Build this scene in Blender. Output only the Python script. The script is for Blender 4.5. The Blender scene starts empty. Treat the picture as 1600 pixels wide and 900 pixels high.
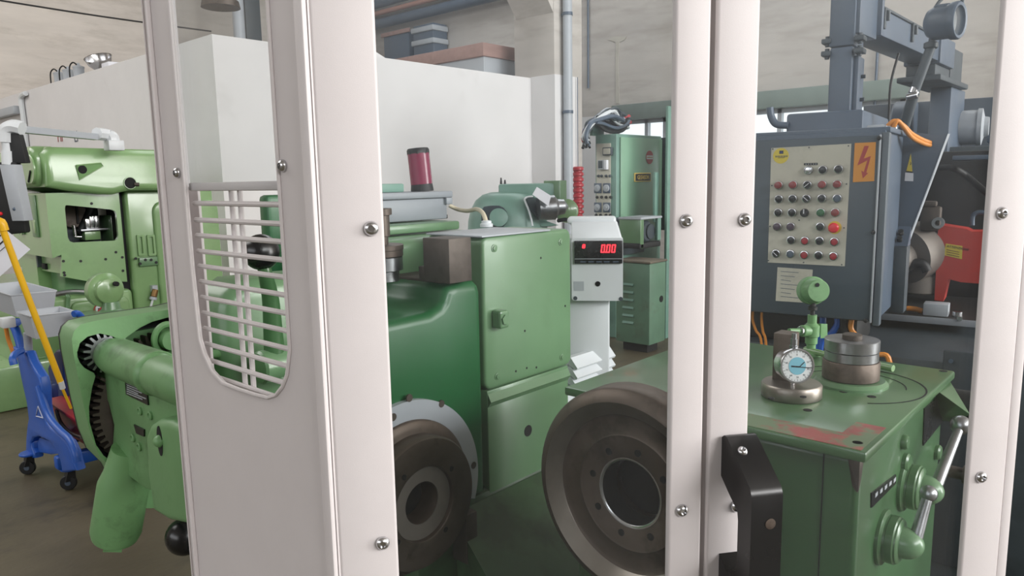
import bpy, bmesh, math, random
from math import sin, cos, pi, radians as rad, sqrt, atan2, hypot
from mathutils import Vector as V, Matrix
from mathutils.geometry import tessellate_polygon

random.seed(7)
S = bpy.context.scene
COL = S.collection

# ---------------------------------------------------------------- camera
# World axes follow the hall: +X runs away to the right, +Y away to the left, z up. The lens stands at (0, 0, 1.55).
FPX, CX, CY, EYE = 1145.0, 800.0, 450.0, 1.55
HEAD = rad(42)                                   # compass angle between the lens heading and +X
nad = V((142, -7728, -FPX)).normalized()         # where plumb lines meet, in camera axes
UPC = -nad
FWC = (V((0, 0, -1)) - UPC * UPC.dot(V((0, 0, -1)))).normalized()
RTC = FWC.cross(UPC)


def cam2world(v):
    r, f, u = v.dot(RTC), v.dot(FWC), v.dot(UPC)
    return V((r * sin(HEAD) + f * cos(HEAD), -r * cos(HEAD) + f * sin(HEAD), u))


CAM = V((0, 0, EYE))
cam = bpy.data.objects.new('camera', bpy.data.cameras.new('camera'))
COL.objects.link(cam)
cam.data.sensor_width = 36
cam.data.lens = 36 * FPX / 1600
cam.data.clip_start = 0.02
ax = [cam2world(V(e)) for e in ((1, 0, 0), (0, 1, 0), (0, 0, 1))]
cam.matrix_world = Matrix(((ax[0].x, ax[1].x, ax[2].x, CAM.x), (ax[0].y, ax[1].y, ax[2].y, CAM.y),
                           (ax[0].z, ax[1].z, ax[2].z, CAM.z), (0, 0, 0, 1)))
S.camera = cam

# ---------------------------------------------------------------- light
S.view_settings.view_transform = 'Standard'
S.view_settings.look = 'None'
S.view_settings.gamma = 1
S.view_settings.use_curve_mapping = False
S.view_settings.exposure = 0.0
S.cycles.max_bounces = 9
S.cycles.transparent_max_bounces = 16
S.cycles.caustics_reflective = False
S.cycles.caustics_refractive = False
S.cycles.sample_clamp_indirect = 6

wo = bpy.data.worlds.new('overcast_sky')
S.world = wo
wo.use_nodes = True
wo.node_tree.nodes['Background'].inputs[0].default_value = (0.93, 0.96, 1.0, 1)
wo.node_tree.nodes['Background'].inputs[1].default_value = 1.5


def area(name, loc, target, sx, sy, power, col=(1, 1, 1)):
    d = bpy.data.lights.new(name, 'AREA')
    d.shape = 'RECTANGLE'
    d.size, d.size_y, d.energy, d.color = sx, sy, power, col
    o = bpy.data.objects.new(name, d)
    COL.objects.link(o)
    o.location = loc
    o.rotation_euler = (V(target) - V(loc)).to_track_quat('-Z', 'Y').to_euler()
    return o


# daylight: the high glazed band and the open gate in the front wall behind the photographer to the right, unseen roof lights, and added side fill
area('gable_light', (1.2, -9.85, 5.5), (1.2, 0, 3.6), 9.4, 2.3, 1120, (1.0, 0.985, 0.97))
area('gable_light', (7.9, -9.85, 5.65), (7.9, 0, 4.0), 4.2, 2.2, 330, (1.0, 0.985, 0.96))  # added lamp before the solid wall, gives the green head its highlight
area('gate_daylight', (7.9, -9.85, 2.3), (7.9, 0, 2.0), 4.2, 4.3, 850, (1.0, 0.985, 0.96))
area('roof_light', (7.5, 6.0, 6.9), (7.5, 6.0, 0), 2.4, 9, 260, (0.95, 0.98, 1.0))
area('roof_light', (-2.2, 9.2, 6.9), (-2.2, 9.2, 0), 4, 9, 470, (1.0, 0.985, 0.96))
area('side_fill', (-11.9, 2.0, 4.6), (0, 2.0, 2.4), 13, 3.6, 330, (0.97, 0.98, 1.0))  # unseen source, added as fill for the left-facing sides


# ---------------------------------------------------------------- helpers
class Fr:
    """A local frame (origin on the floor plan, turned about z) with the lens expressed in it."""
    def __init__(s, x=0, y=0, rot=0, z=0):
        s.o = V((x, y, z)); s.rot = rad(rot)
        s.m = Matrix.Rotation(s.rot, 3, 'Z'); s.mi = s.m.inverted()
        s.c = s.mi @ (CAM - s.o)

    def ray(s, px, py):
        return s.mi @ cam2world(V((px - CX, CY - py, -FPX)))

    def hit(s, px, py, a, v):
        r = s.ray(px, py)
        return s.c + r * ((v - s.c[a]) / r[a])

    def x(s, px, py, v): return s.hit(px, py, 0, v)
    def y(s, px, py, v): return s.hit(px, py, 1, v)
    def z(s, px, py, v): return s.hit(px, py, 2, v)

    def d(s, px, py, dep):
        v = V((px - CX, CY - py, -FPX))
        return s.mi @ (cam2world(v * (dep / v.dot(FWC))) + CAM - s.o)


W = Fr()


class MB:
    """Collects shapes into one mesh."""
    def __init__(s): s.v = []; s.f = []

    def add(s, vs, fs):
        n = len(s.v); s.v += [V(p) for p in vs]; s.f += [[i + n for i in f] for f in fs]; return s

    def box(s, x0, x1, y0, y1, z0, z1, b=0, seg=2, m=None):
        bm = bmesh.new()
        bmesh.ops.create_cube(bm, size=1)
        for q in bm.verts:
            q.co = V((x0 + (x1 - x0) * (q.co.x + .5), y0 + (y1 - y0) * (q.co.y + .5), z0 + (z1 - z0) * (q.co.z + .5)))
        if b:
            bmesh.ops.bevel(bm, geom=bm.edges[:], offset=b, segments=seg, profile=.5, affect='EDGES', clamp_overlap=True)
        return s.bm(bm, m)

    def bm(s, bm, m=None):
        bm.verts.index_update()
        vs = [(m @ q.co if m else q.co.copy()) for q in bm.verts]
        fs = [[q.index for q in f.verts] for f in bm.faces]
        bm.free()
        return s.add(vs, fs)

    def lathe(s, prof, o, d, n=32, a0=0.0, cap=True):
        """prof: (radius, distance along d) pairs."""
        d = V(d).normalized(); o = V(o)
        u = d.orthogonal().normalized(); w = d.cross(u)
        vs = []; fs = []
        for r, h in prof:
            for k in range(n):
                a = a0 + 2 * pi * k / n
                vs.append(o + d * h + (u * cos(a) + w * sin(a)) * max(r, 1e-5))
        for i in range(len(prof) - 1):
            for k in range(n):
                k2 = (k + 1) % n
                fs.append([i * n + k, i * n + k2, (i + 1) * n + k2, (i + 1) * n + k])
        if cap: fs.append(list(range(n))[::-1]); fs.append([(len(prof) - 1) * n + k for k in range(n)])
        return s.add(vs, fs)

    def cyl(s, p0, p1, r0, r1=None, n=24, b=0):
        p0, p1 = V(p0), V(p1); L = (p1 - p0).length
        r1 = r0 if r1 is None else r1
        prof = [(r0, 0), (r1, L)] if not b else [(r0 - b, 0), (r0, b), (r1, L - b), (r1 - b, L)]
        return s.lathe(prof, p0, p1 - p0, n)

    def ball(s, c, r, n=20):
        k = n // 2
        return s.lathe([(r * sin(pi * i / k), -r * cos(pi * i / k)) for i in range(k + 1)], c, (0, 0, 1), n)

    def tube(s, pts, r, n=10, smooth=6, closed=False, rs=None):
        pts = [V(p) for p in pts]
        if smooth and len(pts) > 2:
            out = []; m = len(pts); rr = []
            for i in range(m if closed else m - 1):
                p = [pts[(i + j) % m] if closed else pts[min(max(i + j, 0), m - 1)] for j in (-1, 0, 1, 2)]
                for q in range(smooth):
                    t = q / smooth
                    out.append(.5 * ((2 * p[1]) + (p[2] - p[0]) * t + (2 * p[0] - 5 * p[1] + 4 * p[2] - p[3]) * t * t
                                     + (3 * p[1] - p[0] - 3 * p[2] + p[3]) * t ** 3))
                    if rs: rr.append(rs[i] * (1 - t) + rs[(i + 1) % m] * t)
            if not closed:
                out.append(pts[-1])
                if rs: rr.append(rs[-1])
            pts = out; rs = rr if rs else None
        m = len(pts); vs = []; fs = []; u = None
        for i in range(m):
            a = pts[i - 1] if (i or closed) else pts[0]
            c = pts[(i + 1) % m] if (i < m - 1 or closed) else pts[-1]
            t = (c - a).normalized()
            u = t.orthogonal().normalized() if u is None else (u - t * u.dot(t)).normalized()
            w = t.cross(u); R = rs[i] if rs else r
            vs += [pts[i] + (u * cos(2 * pi * k / n) + w * sin(2 * pi * k / n)) * R for k in range(n)]
        for i in range(m if closed else m - 1):
            j = (i + 1) % m
            for k in range(n):
                k2 = (k + 1) % n
                fs.append([i * n + k, i * n + k2, j * n + k2, j * n + k])
        if not closed:
            fs.append(list(range(n))[::-1]); fs.append([(m - 1) * n + k for k in range(n)])
        return s.add(vs, fs)

    def ext(s, outer, a, v0, v1, holes=(), to=None):
        """Extrude a 2-D outline along axis a between v0 and v1 (axis 0: (y,z), 1: (x,z), 2: (x,y)); `to` maps instead."""
        def P(p, v):
            if to: return to(p[0], p[1], v)
            return V((v, p[0], p[1])) if a == 0 else V((p[0], v, p[1])) if a == 1 else V((p[0], p[1], v))
        loops = [list(outer)] + [list(h) for h in holes]
        flat = [p for l in loops for p in l]
        tri = tessellate_polygon([[V((p[0], p[1], 0)) for p in l] for l in loops])
        n = len(flat)
        vs = [P(p, v0) for p in flat] + [P(p, v1) for p in flat]
        fs = [list(t) for t in tri] + [[i + n for i in t][::-1] for t in tri]
        k = 0
        for l in loops:
            m = len(l)
            for i in range(m):
                j = (i + 1) % m
                fs.append([k + i, k + j, k + j + n, k + i + n])
            k += m
        return s.add(vs, fs)

    def pillow(s, outer, a, v0, v1, r, n=4, back=False):
        """Extrude an outline with its v0 rim (and the v1 rim if back) rounded over by r."""
        m = len(outer)
        area_ = sum(outer[i][0] * outer[(i + 1) % m][1] - outer[(i + 1) % m][0] * outer[i][1] for i in range(m))
        sg = 1 if area_ > 0 else -1

        def off(k):
            out = []
            for i in range(m):
                p, q, t = outer[i - 1], outer[i], outer[(i + 1) % m]
                e1 = V((q[0] - p[0], q[1] - p[1])).normalized(); e2 = V((t[0] - q[0], t[1] - q[1])).normalized()
                n1, n2 = V((-e1.y, e1.x)) * sg, V((-e2.y, e2.x)) * sg
                b = n1 + n2
                if b.length < 1e-6: b = n1
                b = b / max(.35, b.length_squared / 2)
                out.append((q[0] + b.x * k, q[1] + b.y * k))
            return out

        def P(p, v): return V((v, p[0], p[1])) if a == 0 else V((p[0], v, p[1])) if a == 1 else V((p[0], p[1], v))
        d = 1 if v1 > v0 else -1
        rings = [(off(r * (1 - sin(pi / 2 * i / n))), v0 + d * r * (1 - cos(pi / 2 * i / n))) for i in range(n + 1)]
        rings.append((outer, v1 - d * r if back else v1))
        if back: rings += [(off(r * (1 - cos(pi / 2 * i / n))), v1 - d * r * (1 - sin(pi / 2 * i / n))) for i in range(1, n + 1)]
        vs = [P(p, v) for l, v in rings for p in l]; fs = []
        for k in range(len(rings) - 1):
            for i in range(m):
                j = (i + 1) % m
                fs.append([k * m + i, k * m + j, k * m + m + j, k * m + m + i])
        for k in (0, len(rings) - 1):
            for t in tessellate_polygon([[V((p[0], p[1], 0)) for p in rings[k][0]]]): fs.append([k * m + i for i in t])
        return s.add(vs, fs)

    def hull(s, pts, b=0, seg=2):
        bm = bmesh.new()
        for p in pts: bm.verts.new(p)
        bmesh.ops.convex_hull(bm, input=bm.verts[:])
        bmesh.ops.dissolve_limit(bm, angle_limit=.02, verts=bm.verts[:], edges=bm.edges[:])
        if b: bmesh.ops.bevel(bm, geom=bm.edges[:], offset=b, segments=seg, profile=.5, affect='EDGES', clamp_overlap=True)
        return s.bm(bm)

    def mesh(s, name, m, ang=40):
        me = bpy.data.meshes.new(name)
        me.from_pydata(s.v, [], s.f)
        bm = bmesh.new(); bm.from_mesh(me)
        bmesh.ops.remove_doubles(bm, verts=bm.verts[:], dist=1e-6)
        bmesh.ops.recalc_face_normals(bm, faces=bm.faces[:])
        bm.to_mesh(me); bm.free()
        if m: me.materials.append(m)
        if ang:
            me.polygons.foreach_set('use_smooth', [True] * len(me.polygons))
            me.set_sharp_from_angle(angle=rad(ang))
        return me

    def obj(s, name, m, parent=None, label=None, ang=40):
        o = bpy.data.objects.new(name, s.mesh(name, m, ang))
        COL.objects.link(o)
        if parent: o.parent = parent
        if label: o['label'] = label
        return o


def B(*a, **k): return MB().box(*a, **k)
def CY_(*a, **k): return MB().cyl(*a, **k)
def circ(cx, cy, r, n=32, a0=0.0, a1=2 * pi):
    full = abs(a1 - a0 - 2 * pi) < 1e-6
    return [(cx + r * cos(a0 + (a1 - a0) * i / (n if full else n - 1)), cy + r * sin(a0 + (a1 - a0) * i / (n if full else n - 1))) for i in range(n)]


def rr(x0, x1, y0, y1, r=.01, n=5):
    out = []
    for cx, cy, a in ((x1 - r, y1 - r, 0), (x0 + r, y1 - r, 90), (x0 + r, y0 + r, 180), (x1 - r, y0 + r, 270)):
        out += [(cx + r * cos(rad(a + 90 * i / (n - 1))), cy + r * sin(rad(a + 90 * i / (n - 1)))) for i in range(n)]
    return out


def tag(o, label, cat, group=None):
    o['label'] = label; o['category'] = cat
    if group: o['group'] = group
    return o


def root(name, label, cat, fr=W, at=None, group=None):
    """An Empty at the thing's base; its parts keep the frame's own coordinates."""
    o = bpy.data.objects.new(name, None); COL.objects.link(o)
    o.empty_display_size = .05
    o.location = fr.o; o.rotation_euler = (0, 0, fr.rot)
    return tag(o, label, cat, group)


def struct(name, mb, m, parent=None, ang=30):
    o = mb.obj(name, m, parent, ang=ang)
    if not parent: o['kind'] = 'structure'
    return o


def copy_of(o, parent, loc=(0, 0, 0), name=None):
    c = o.copy(); COL.objects.link(c); c.parent = parent; c.location = loc
    return c


def lettering(parent, name, txt, size, o, right, up, m, ext=.0004, align='LEFT', bold=0.0, sx=1.0):
    cu = bpy.data.curves.new('lettering', 'FONT')
    cu.body = txt; cu.size = size; cu.extrude = ext; cu.align_x = align; cu.resolution_u = 2; cu.offset = bold
    t = bpy.data.objects.new('lettering', cu); COL.objects.link(t)
    me = bpy.data.meshes.new_from_object(t.evaluated_get(bpy.context.evaluated_depsgraph_get()))
    bpy.data.objects.remove(t); bpy.data.curves.remove(cu)
    right, up = V(right).normalized(), V(up).normalized(); nn = right.cross(up); o = V(o)
    me.transform(Matrix.Diagonal((sx, 1, 1, 1)))
    me.transform(Matrix(((right.x, up.x, nn.x, o.x), (right.y, up.y, nn.y, o.y), (right.z, up.z, nn.z, o.z), (0, 0, 0, 1))))
    me.materials.clear(); me.materials.append(m)
    ob = bpy.data.objects.new(name, me); COL.objects.link(ob); ob.parent = parent
    return ob


# ---------------------------------------------------------------- materials
def mat(name, col, rough=.5, metal=0.0, var=.06, vs=6.0, bump=0.0, bs=60.0, dirt=None, da=.5, ds=5.0, dlo=.52, dhi=.66,
        coat=0.0, spec=.5, stretch=(1, 1, 1), rv=.08, emit=None, es=0.0):
    m = bpy.data.materials.new(name); m.use_nodes = True
    nt = m.node_tree; N = nt.nodes; L = nt.links; b = N['Principled BSDF']
    b.inputs['Metallic'].default_value = metal
    b.inputs['Roughness'].default_value = rough
    b.inputs['Specular IOR Level'].default_value = spec
    if coat: b.inputs['Coat Weight'].default_value = coat; b.inputs['Coat Roughness'].default_value = .12
    if emit:
        b.inputs['Emission Color'].default_value = (*emit, 1); b.inputs['Emission Strength'].default_value = es
    col = lin(col)
    b.inputs['Base Color'].default_value = (*col, 1)
    tc = N.new('ShaderNodeTexCoord'); mp = N.new('ShaderNodeMapping'); mp.inputs['Scale'].default_value = stretch
    L.new(tc.outputs['Object'], mp.inputs[0])
    src = None
    if var:
        n = N.new('ShaderNodeTexNoise'); n.inputs['Scale'].default_value = vs; n.inputs['Detail'].default_value = 6
        n.inputs['Roughness'].default_value = .62
        L.new(mp.outputs[0], n.inputs['Vector'])
        r = N.new('ShaderNodeValToRGB')
        r.color_ramp.elements[0].position = .3; r.color_ramp.elements[1].position = .7
        r.color_ramp.elements[0].color = (*[c * (1 - var * 1.6) for c in col], 1)
        r.color_ramp.elements[1].color = (*[min(1, c * (1 + var * 1.6)) for c in col], 1)
        L.new(n.outputs['Fac'], r.inputs[0]); src = r.outputs[0]
        if rv:
            mr = N.new('ShaderNodeMapRange'); mr.inputs[3].default_value = max(.02, rough - rv); mr.inputs[4].default_value = min(1, rough + rv)
            L.new(n.outputs['Fac'], mr.inputs[0]); L.new(mr.outputs[0], b.inputs['Roughness'])
    if dirt:
        n2 = N.new('ShaderNodeTexNoise'); n2.inputs['Scale'].default_value = ds; n2.inputs['Detail'].default_value = 9
        n2.inputs['Roughness'].default_value = .68
        L.new(mp.outputs[0], n2.inputs['Vector'])
        r2 = N.new('ShaderNodeMapRange'); r2.inputs[1].default_value = dlo; r2.inputs[2].default_value = dhi; r2.inputs[4].default_value = da
        L.new(n2.outputs['Fac'], r2.inputs[0])
        mx = N.new('ShaderNodeMix'); mx.data_type = 'RGBA'
        L.new(r2.outputs[0], mx.inputs[0])
        if src: L.new(src, mx.inputs[6])
        else: mx.inputs[6].default_value = (*col, 1)
        mx.inputs[7].default_value = (*lin(dirt), 1); src = mx.outputs[2]
    if src: L.new(src, b.inputs['Base Color'])
    if bump:
        n3 = N.new('ShaderNodeTexNoise'); n3.inputs['Scale'].default_value = bs; n3.inputs['Detail'].default_value = 4
        L.new(mp.outputs[0], n3.inputs['Vector'])
        bp = N.new('ShaderNodeBump'); bp.inputs['Strength'].default_value = bump; bp.inputs['Distance'].default_value = .01
        L.new(n3.outputs['Fac'], bp.inputs['Height']); L.new(bp.outputs[0], b.inputs['Normal'])
    return m


def lin(c):
    if isinstance(c, str):
        c = [int(c[i:i + 2], 16) / 255 for i in (0, 2, 4)]
        return [x / 12.92 if x <= .04045 else ((x + .055) / 1.055) ** 2.4 for x in c]
    return list(c)


def pane_mat(name, tint, dust=.05, dustcol=(.8, .88, .97), top_haze=1.0):
    """Acrylic or glass sheet: clear, glossy by angle, with a little dust and a painted haze."""
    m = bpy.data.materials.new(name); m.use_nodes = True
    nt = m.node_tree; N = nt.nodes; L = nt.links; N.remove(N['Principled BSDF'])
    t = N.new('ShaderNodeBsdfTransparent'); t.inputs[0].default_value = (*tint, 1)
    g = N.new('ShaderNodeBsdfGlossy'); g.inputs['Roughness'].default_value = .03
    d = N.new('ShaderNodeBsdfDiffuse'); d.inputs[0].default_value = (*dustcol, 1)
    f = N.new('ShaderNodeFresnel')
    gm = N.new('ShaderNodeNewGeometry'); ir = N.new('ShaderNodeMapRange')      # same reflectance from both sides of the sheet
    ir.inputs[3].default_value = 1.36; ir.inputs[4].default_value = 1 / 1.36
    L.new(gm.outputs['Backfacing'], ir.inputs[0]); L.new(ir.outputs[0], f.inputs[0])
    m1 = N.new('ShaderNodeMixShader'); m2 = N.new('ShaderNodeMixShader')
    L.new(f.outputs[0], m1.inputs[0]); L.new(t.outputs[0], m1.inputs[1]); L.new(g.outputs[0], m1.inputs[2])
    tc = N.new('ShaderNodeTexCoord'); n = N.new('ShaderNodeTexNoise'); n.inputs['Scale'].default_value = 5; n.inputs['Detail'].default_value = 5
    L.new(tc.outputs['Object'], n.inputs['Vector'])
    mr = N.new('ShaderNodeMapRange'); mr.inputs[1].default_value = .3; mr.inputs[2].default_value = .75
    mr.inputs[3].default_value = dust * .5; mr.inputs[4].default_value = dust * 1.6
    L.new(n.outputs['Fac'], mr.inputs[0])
    sx = N.new('ShaderNodeSeparateXYZ'); L.new(tc.outputs['Object'], sx.inputs[0])      # reflected haze painted in: the dust layer thickens towards the top
    hz = N.new('ShaderNodeMapRange'); hz.inputs[1].default_value = 1.35; hz.inputs[2].default_value = 1.85; hz.inputs[3].default_value = 1; hz.inputs[4].default_value = top_haze
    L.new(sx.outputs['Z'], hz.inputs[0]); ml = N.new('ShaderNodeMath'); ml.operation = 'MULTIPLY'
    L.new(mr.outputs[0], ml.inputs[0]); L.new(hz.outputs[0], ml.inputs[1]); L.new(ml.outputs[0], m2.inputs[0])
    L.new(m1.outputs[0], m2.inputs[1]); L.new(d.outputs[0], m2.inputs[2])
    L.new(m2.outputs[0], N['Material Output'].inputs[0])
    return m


M = dict(
    concrete=mat('raw_concrete', 'b9b3ad', .9, var=.07, vs=1.1, bump=.15, bs=30, dirt='948d84', da=.55, ds=.9, dlo=.5, dhi=.64, stretch=(.45, .45, 2.2)),
    wall=mat('white_wall_paint', 'd9d7d7', .85, var=.02, vs=2, bump=.05, bs=40, dirt='b9b6b4', da=.35, ds=1.6, dlo=.62, dhi=.75),
    floor=mat('worn_concrete_floor', '57503f', .5, var=.16, vs=1.6, bump=.1, bs=25, dirt='36322a', da=.8, ds=1.5, spec=.4, stretch=(1, 1.5, 1)),
    cream=mat('cream_powder_coat', 'd1cbcb', .45, var=.012, vs=12, bump=.04, bs=900, spec=.4),
    chrome=mat('bright_steel', 'c9c9cb', .22, 1.0, var=.05, vs=30),
    steel=mat('ground_steel', 'a3a5a8', .34, 1.0, var=.1, vs=20, dirt='57534e', da=.4, ds=14),
    dsteel=mat('oily_dark_steel', '665b53', .5, .7, var=.16, vs=8, dirt='2f2a26', da=.6, ds=9, bump=.05, bs=90),
    bsteel=mat('brown_worn_steel', '5c544e', .58, .6, var=.14, vs=10, dirt='3b332d', da=.6, ds=8, bump=.06, bs=70),
    lgreen=mat('light_green_machine_paint', '7d9f6c', .3, var=.04, vs=3, bump=.015, bs=25, dirt='5d7a4e', da=.2, ds=4, coat=.6),
    green=mat('mid_green_machine_paint', '628460', .34, var=.05, vs=4, bump=.03, bs=18, dirt='52704d', da=.35, ds=5, coat=.25),
    dgreen=mat('dark_green_machine_paint', '1b5a30', .42, var=.09, vs=3.5, bump=.05, bs=12, dirt='1f4f33', da=.5, ds=3.5, coat=.12),
    wgreen=mat('oily_shaded_green', '3b5f3a', .34, var=.07, vs=5, bump=.04, bs=15, dirt='33512f', da=.55, ds=6, dlo=.5, dhi=.66, coat=.2),  # guard's shade on the workhead is put into this darker green
    pgreen=mat('shaded_pit_green', '3b5a38', .5, var=.12, vs=5, dirt='26331f', da=.7, ds=5, dlo=.46, dhi=.6),  # dark colour and dirt carry the shade of the pit
    tgreen=mat('table_green_paint', '4d6f4a', .33, var=.05, vs=5, bump=.04, bs=15, dirt='465c41', da=.5, ds=7, dlo=.58, dhi=.7, coat=.3),  # darkened to carry the shade inside the enclosure
    ggreen=mat('gear_housing_green', '6d9866', .42, var=.06, vs=6, bump=.06, bs=35, dirt='3f5a38', da=.6, ds=9, dlo=.55, dhi=.68),
    bgreen=mat('blue_green_machine_paint', '6f9285', .4, var=.06, vs=3, dirt='536f66', da=.4, ds=4),
    grey=mat('blue_grey_machine_paint', '4f5c6c', .42, var=.06, vs=5, dirt='565f68', da=.4, ds=6, bump=.02, bs=30),
    dgrey=mat('dark_slate_paint', '3d464c', .5, var=.08, vs=5, dirt='2a3034', da=.5, ds=6),
    lgrey=mat('pale_grey_coat', 'a9aeb4', .4, var=.03, vs=8),
    dullsteel=mat('dull_bare_steel', '817a73', .62, .35, var=.1, vs=8, dirt='5d564f', da=.4, ds=8),
    boxgrey=mat('junction_box_grey', '878c92', .45, var=.03, vs=8),
    white=mat('white_plastic_coat', 'd2d6d9', .4, var=.015, vs=8),
    plate=mat('beige_control_plate', 'bdb9ab', .5, var=.04, vs=14, dirt='8c887b', da=.4, ds=10),
    black=mat('black_plastic', '121213', .28, var=.1, vs=10),
    mblack=mat('matt_black', '161718', .6, var=.15, vs=8),
    dark=mat('dark_void', '0b0c0d', .8, var=0),
    red=mat('red_paint', 'b8382f', .45, var=.08, vs=6, dirt='7e2a25', da=.4, ds=6),
    redp=mat('red_plastic', 'a82730', .4, var=.08, vs=8, dirt='6e1c20', da=.5, ds=6),
    brightred=mat('signal_red', 'd81f2c', .35, var=.04),
    dred=mat('dull_red_lens', '7c2c2c', .3, var=.1, vs=30),
    purple=mat('dull_purple_lens', '40303f', .3, var=.1, vs=30),
    blue=mat('blue_plastic', '1f55ae', .38, var=.05, vs=6, dirt='153a78', da=.35, ds=6),
    dblue=mat('dark_blue_plastic', '1b2f63', .4, var=.08, vs=6),
    yellow=mat('yellow_handle', 'e3b01c', .4, var=.03, vs=10),
    orange=mat('orange_cable', 'd98a35', .45, var=.05, vs=12),
    sign_orange=mat('orange_sign', 'd08a2c', .5, var=.02),
    sign_yellow=mat('yellow_sticker', 'd2bc42', .5, var=.03),
    sign_red=mat('red_ink', 'a3302b', .5, var=0),
    paper=mat('white_paper', 'd9dae0', .7, var=.02),
    ink=mat('black_ink', '1b1b1d', .6, var=0),
    gilt=mat('gilt_letters', 'ecc76a', .5, var=.02),
    concrete_lit=mat('lit_raw_concrete', 'd2cbc3', .9, var=.07, vs=1.1, bump=.15, bs=30, dirt='9f978d', da=.5, ds=.8, dlo=.5, dhi=.64, stretch=(.45, .45, 2.2)),  # lighter copy of the concrete, stronger light put into its colour
    gold=mat('brass_gilt', 'c8a04a', .4, .3, var=.05),
    brass=mat('old_brass', '8e6f48', .45, .8, var=.1, vs=20),
    beige=mat('beige_hose', 'c9bfa6', .5, var=.03),
    dial_base=mat('turned_steel', '958d85', .38, .85, var=.1, vs=14),
    wood=mat('pinkish_wood', '9a7c74', .7, var=.1, vs=3, stretch=(1, 6, 6)),
    dial=mat('dial_white', 'd7d9da', .4, var=0),
    dialblue=mat('dial_blue', '79b4c6', .4, var=.03),
    lamp=mat('red_lens', '7a3048', .25, var=.1, vs=20, emit=(.5, .05, .1), es=.05),
    led=mat('red_led', 'ff2a2a', .4, var=0, emit=(1, .03, .05), es=2.2),
    worn_red=mat('red_primer', '9c4a44', .5, var=.2, vs=18, dirt='667f5c', da=.95, ds=14, dlo=.46, dhi=.56),
    pane=pane_mat('clear_acrylic', (.955, .97, .975), .004, top_haze=8),
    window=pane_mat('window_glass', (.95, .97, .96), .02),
)

# ---------------------------------------------------------------- the hall
c0 = W.d(330, 42, 7.0)                       # near corner of the white partition room
PX, PY, PZ = c0.x, c0.y, 2.92
PXE = 7.91                                   # where its front wall ends at the pillar
XR, YB = 10.3, 14.6                          # outer walls

struct('floor', B(-12, XR + .2, -10, YB + .2, -.1, 0), M['floor'])
struct('wall_back', B(-12, XR + .25, YB, YB + .25, 0, 7), M['concrete_lit'])
mb = MB()
yw0, yw1, zw0, zw1 = 2.6, 7.0, 1.35, 2.46
mb.box(XR, XR + .25, -10, yw0, 0, 7).box(XR, XR + .25, yw1, YB, 0, 7).box(XR, XR + .25, yw0, yw1, 0, zw0).box(XR, XR + .25, yw0, yw1, zw1, 7)
wr = struct('wall_right', mb, M['concrete'])
struct('wall_right_paint', B(XR - .012, XR - .001, yw1 + .05, 12.5, 0, 2.57), M['wall'], wr)
mb = MB().box(XR - .03, XR - .002, 7.02, 7.18, 3.95, 4.0).box(XR - .03, XR - .002, 7.08, 7.12, 2.6, 3.95, b=.008)
pm = MB()
hp = lambda px, py: W.x(px, py, XR - .006)
pts = [hp(p, q) for p, q in ((950, 62), (958, 57), (979, 57), (976, 62), (968, 66), (966, 100), (968, 162), (962, 162), (962, 66))]
pm.ext([(p.y, p.z) for p in pts], 0, XR - .008, XR - .001)
struct('plaster_mark', pm, mat('plaster', 'b5b0a6', .9), wr)
wn = struct('window_1', MB().box(XR + .02, XR + .1, yw0, yw1, zw1 - .06, zw1).box(XR + .02, XR + .1, yw0, yw1, zw0, zw0 + .06), M['lgrey'])
for y in (2.63, 3.42, 4.20, 5.0, 5.78, 6.02, 6.35, 6.97):
    B(XR + .02, XR + .1, y - .03, y + .03, zw0, zw1).obj('mullion', M['lgrey'], wn)
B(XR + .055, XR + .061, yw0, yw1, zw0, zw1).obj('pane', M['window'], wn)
B(XR - .16, XR - .002, yw0 - .1, yw1 - .1, zw1, zw1 + .24, b=.01).obj('lintel', mat('lintel_paint', '76827c', .7, var=.06), wr)

T = .14
struct('wall_partition_side', B(PX, PX + T, PY + T, YB - .02, 0, PZ), M['wall'])
struct('wall_partition_front', B(PX, PXE, PY, PY + T, 0, PZ), M['wall'])
struct('ceiling_partition', B(PX + T, PXE, PY + T, YB - .02, PZ - .16, PZ - .06), M['concrete'])
pc = struct('trim_1', B(PXE, PXE + .62, PY - .41, PY + .3, 0, 6.9, b=.012), M['concrete'])
MB().box(PXE - .006, PXE - .0005, PY - .41, PY - .001, 0, 2.93).box(PXE - .006, PXE + .5, PY - .417, PY - .4105, 0, 2.93).obj('pillar_paint', M['wall'], pc)
struct('trim_2', B(PXE - 4.5, PXE + .6, PY - .35, PY + .1, 4.16, 4.9), M['concrete']) if False else None
# bracket that carries the beam on the pillar
bq = W.x(866, 20, PXE)
struct('trim_2', MB().hull([(PXE - .7, PY - .4, 4.6), (PXE, PY - .4, 3.72), (PXE, PY + .25, 3.72), (PXE - .7, PY + .25, 4.6), (PXE - .7, PY - .4, 5), (PXE, PY - .4, 5), (PXE, PY + .25, 5), (PXE - .7, PY + .25, 5)]), M['concrete'])
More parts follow.
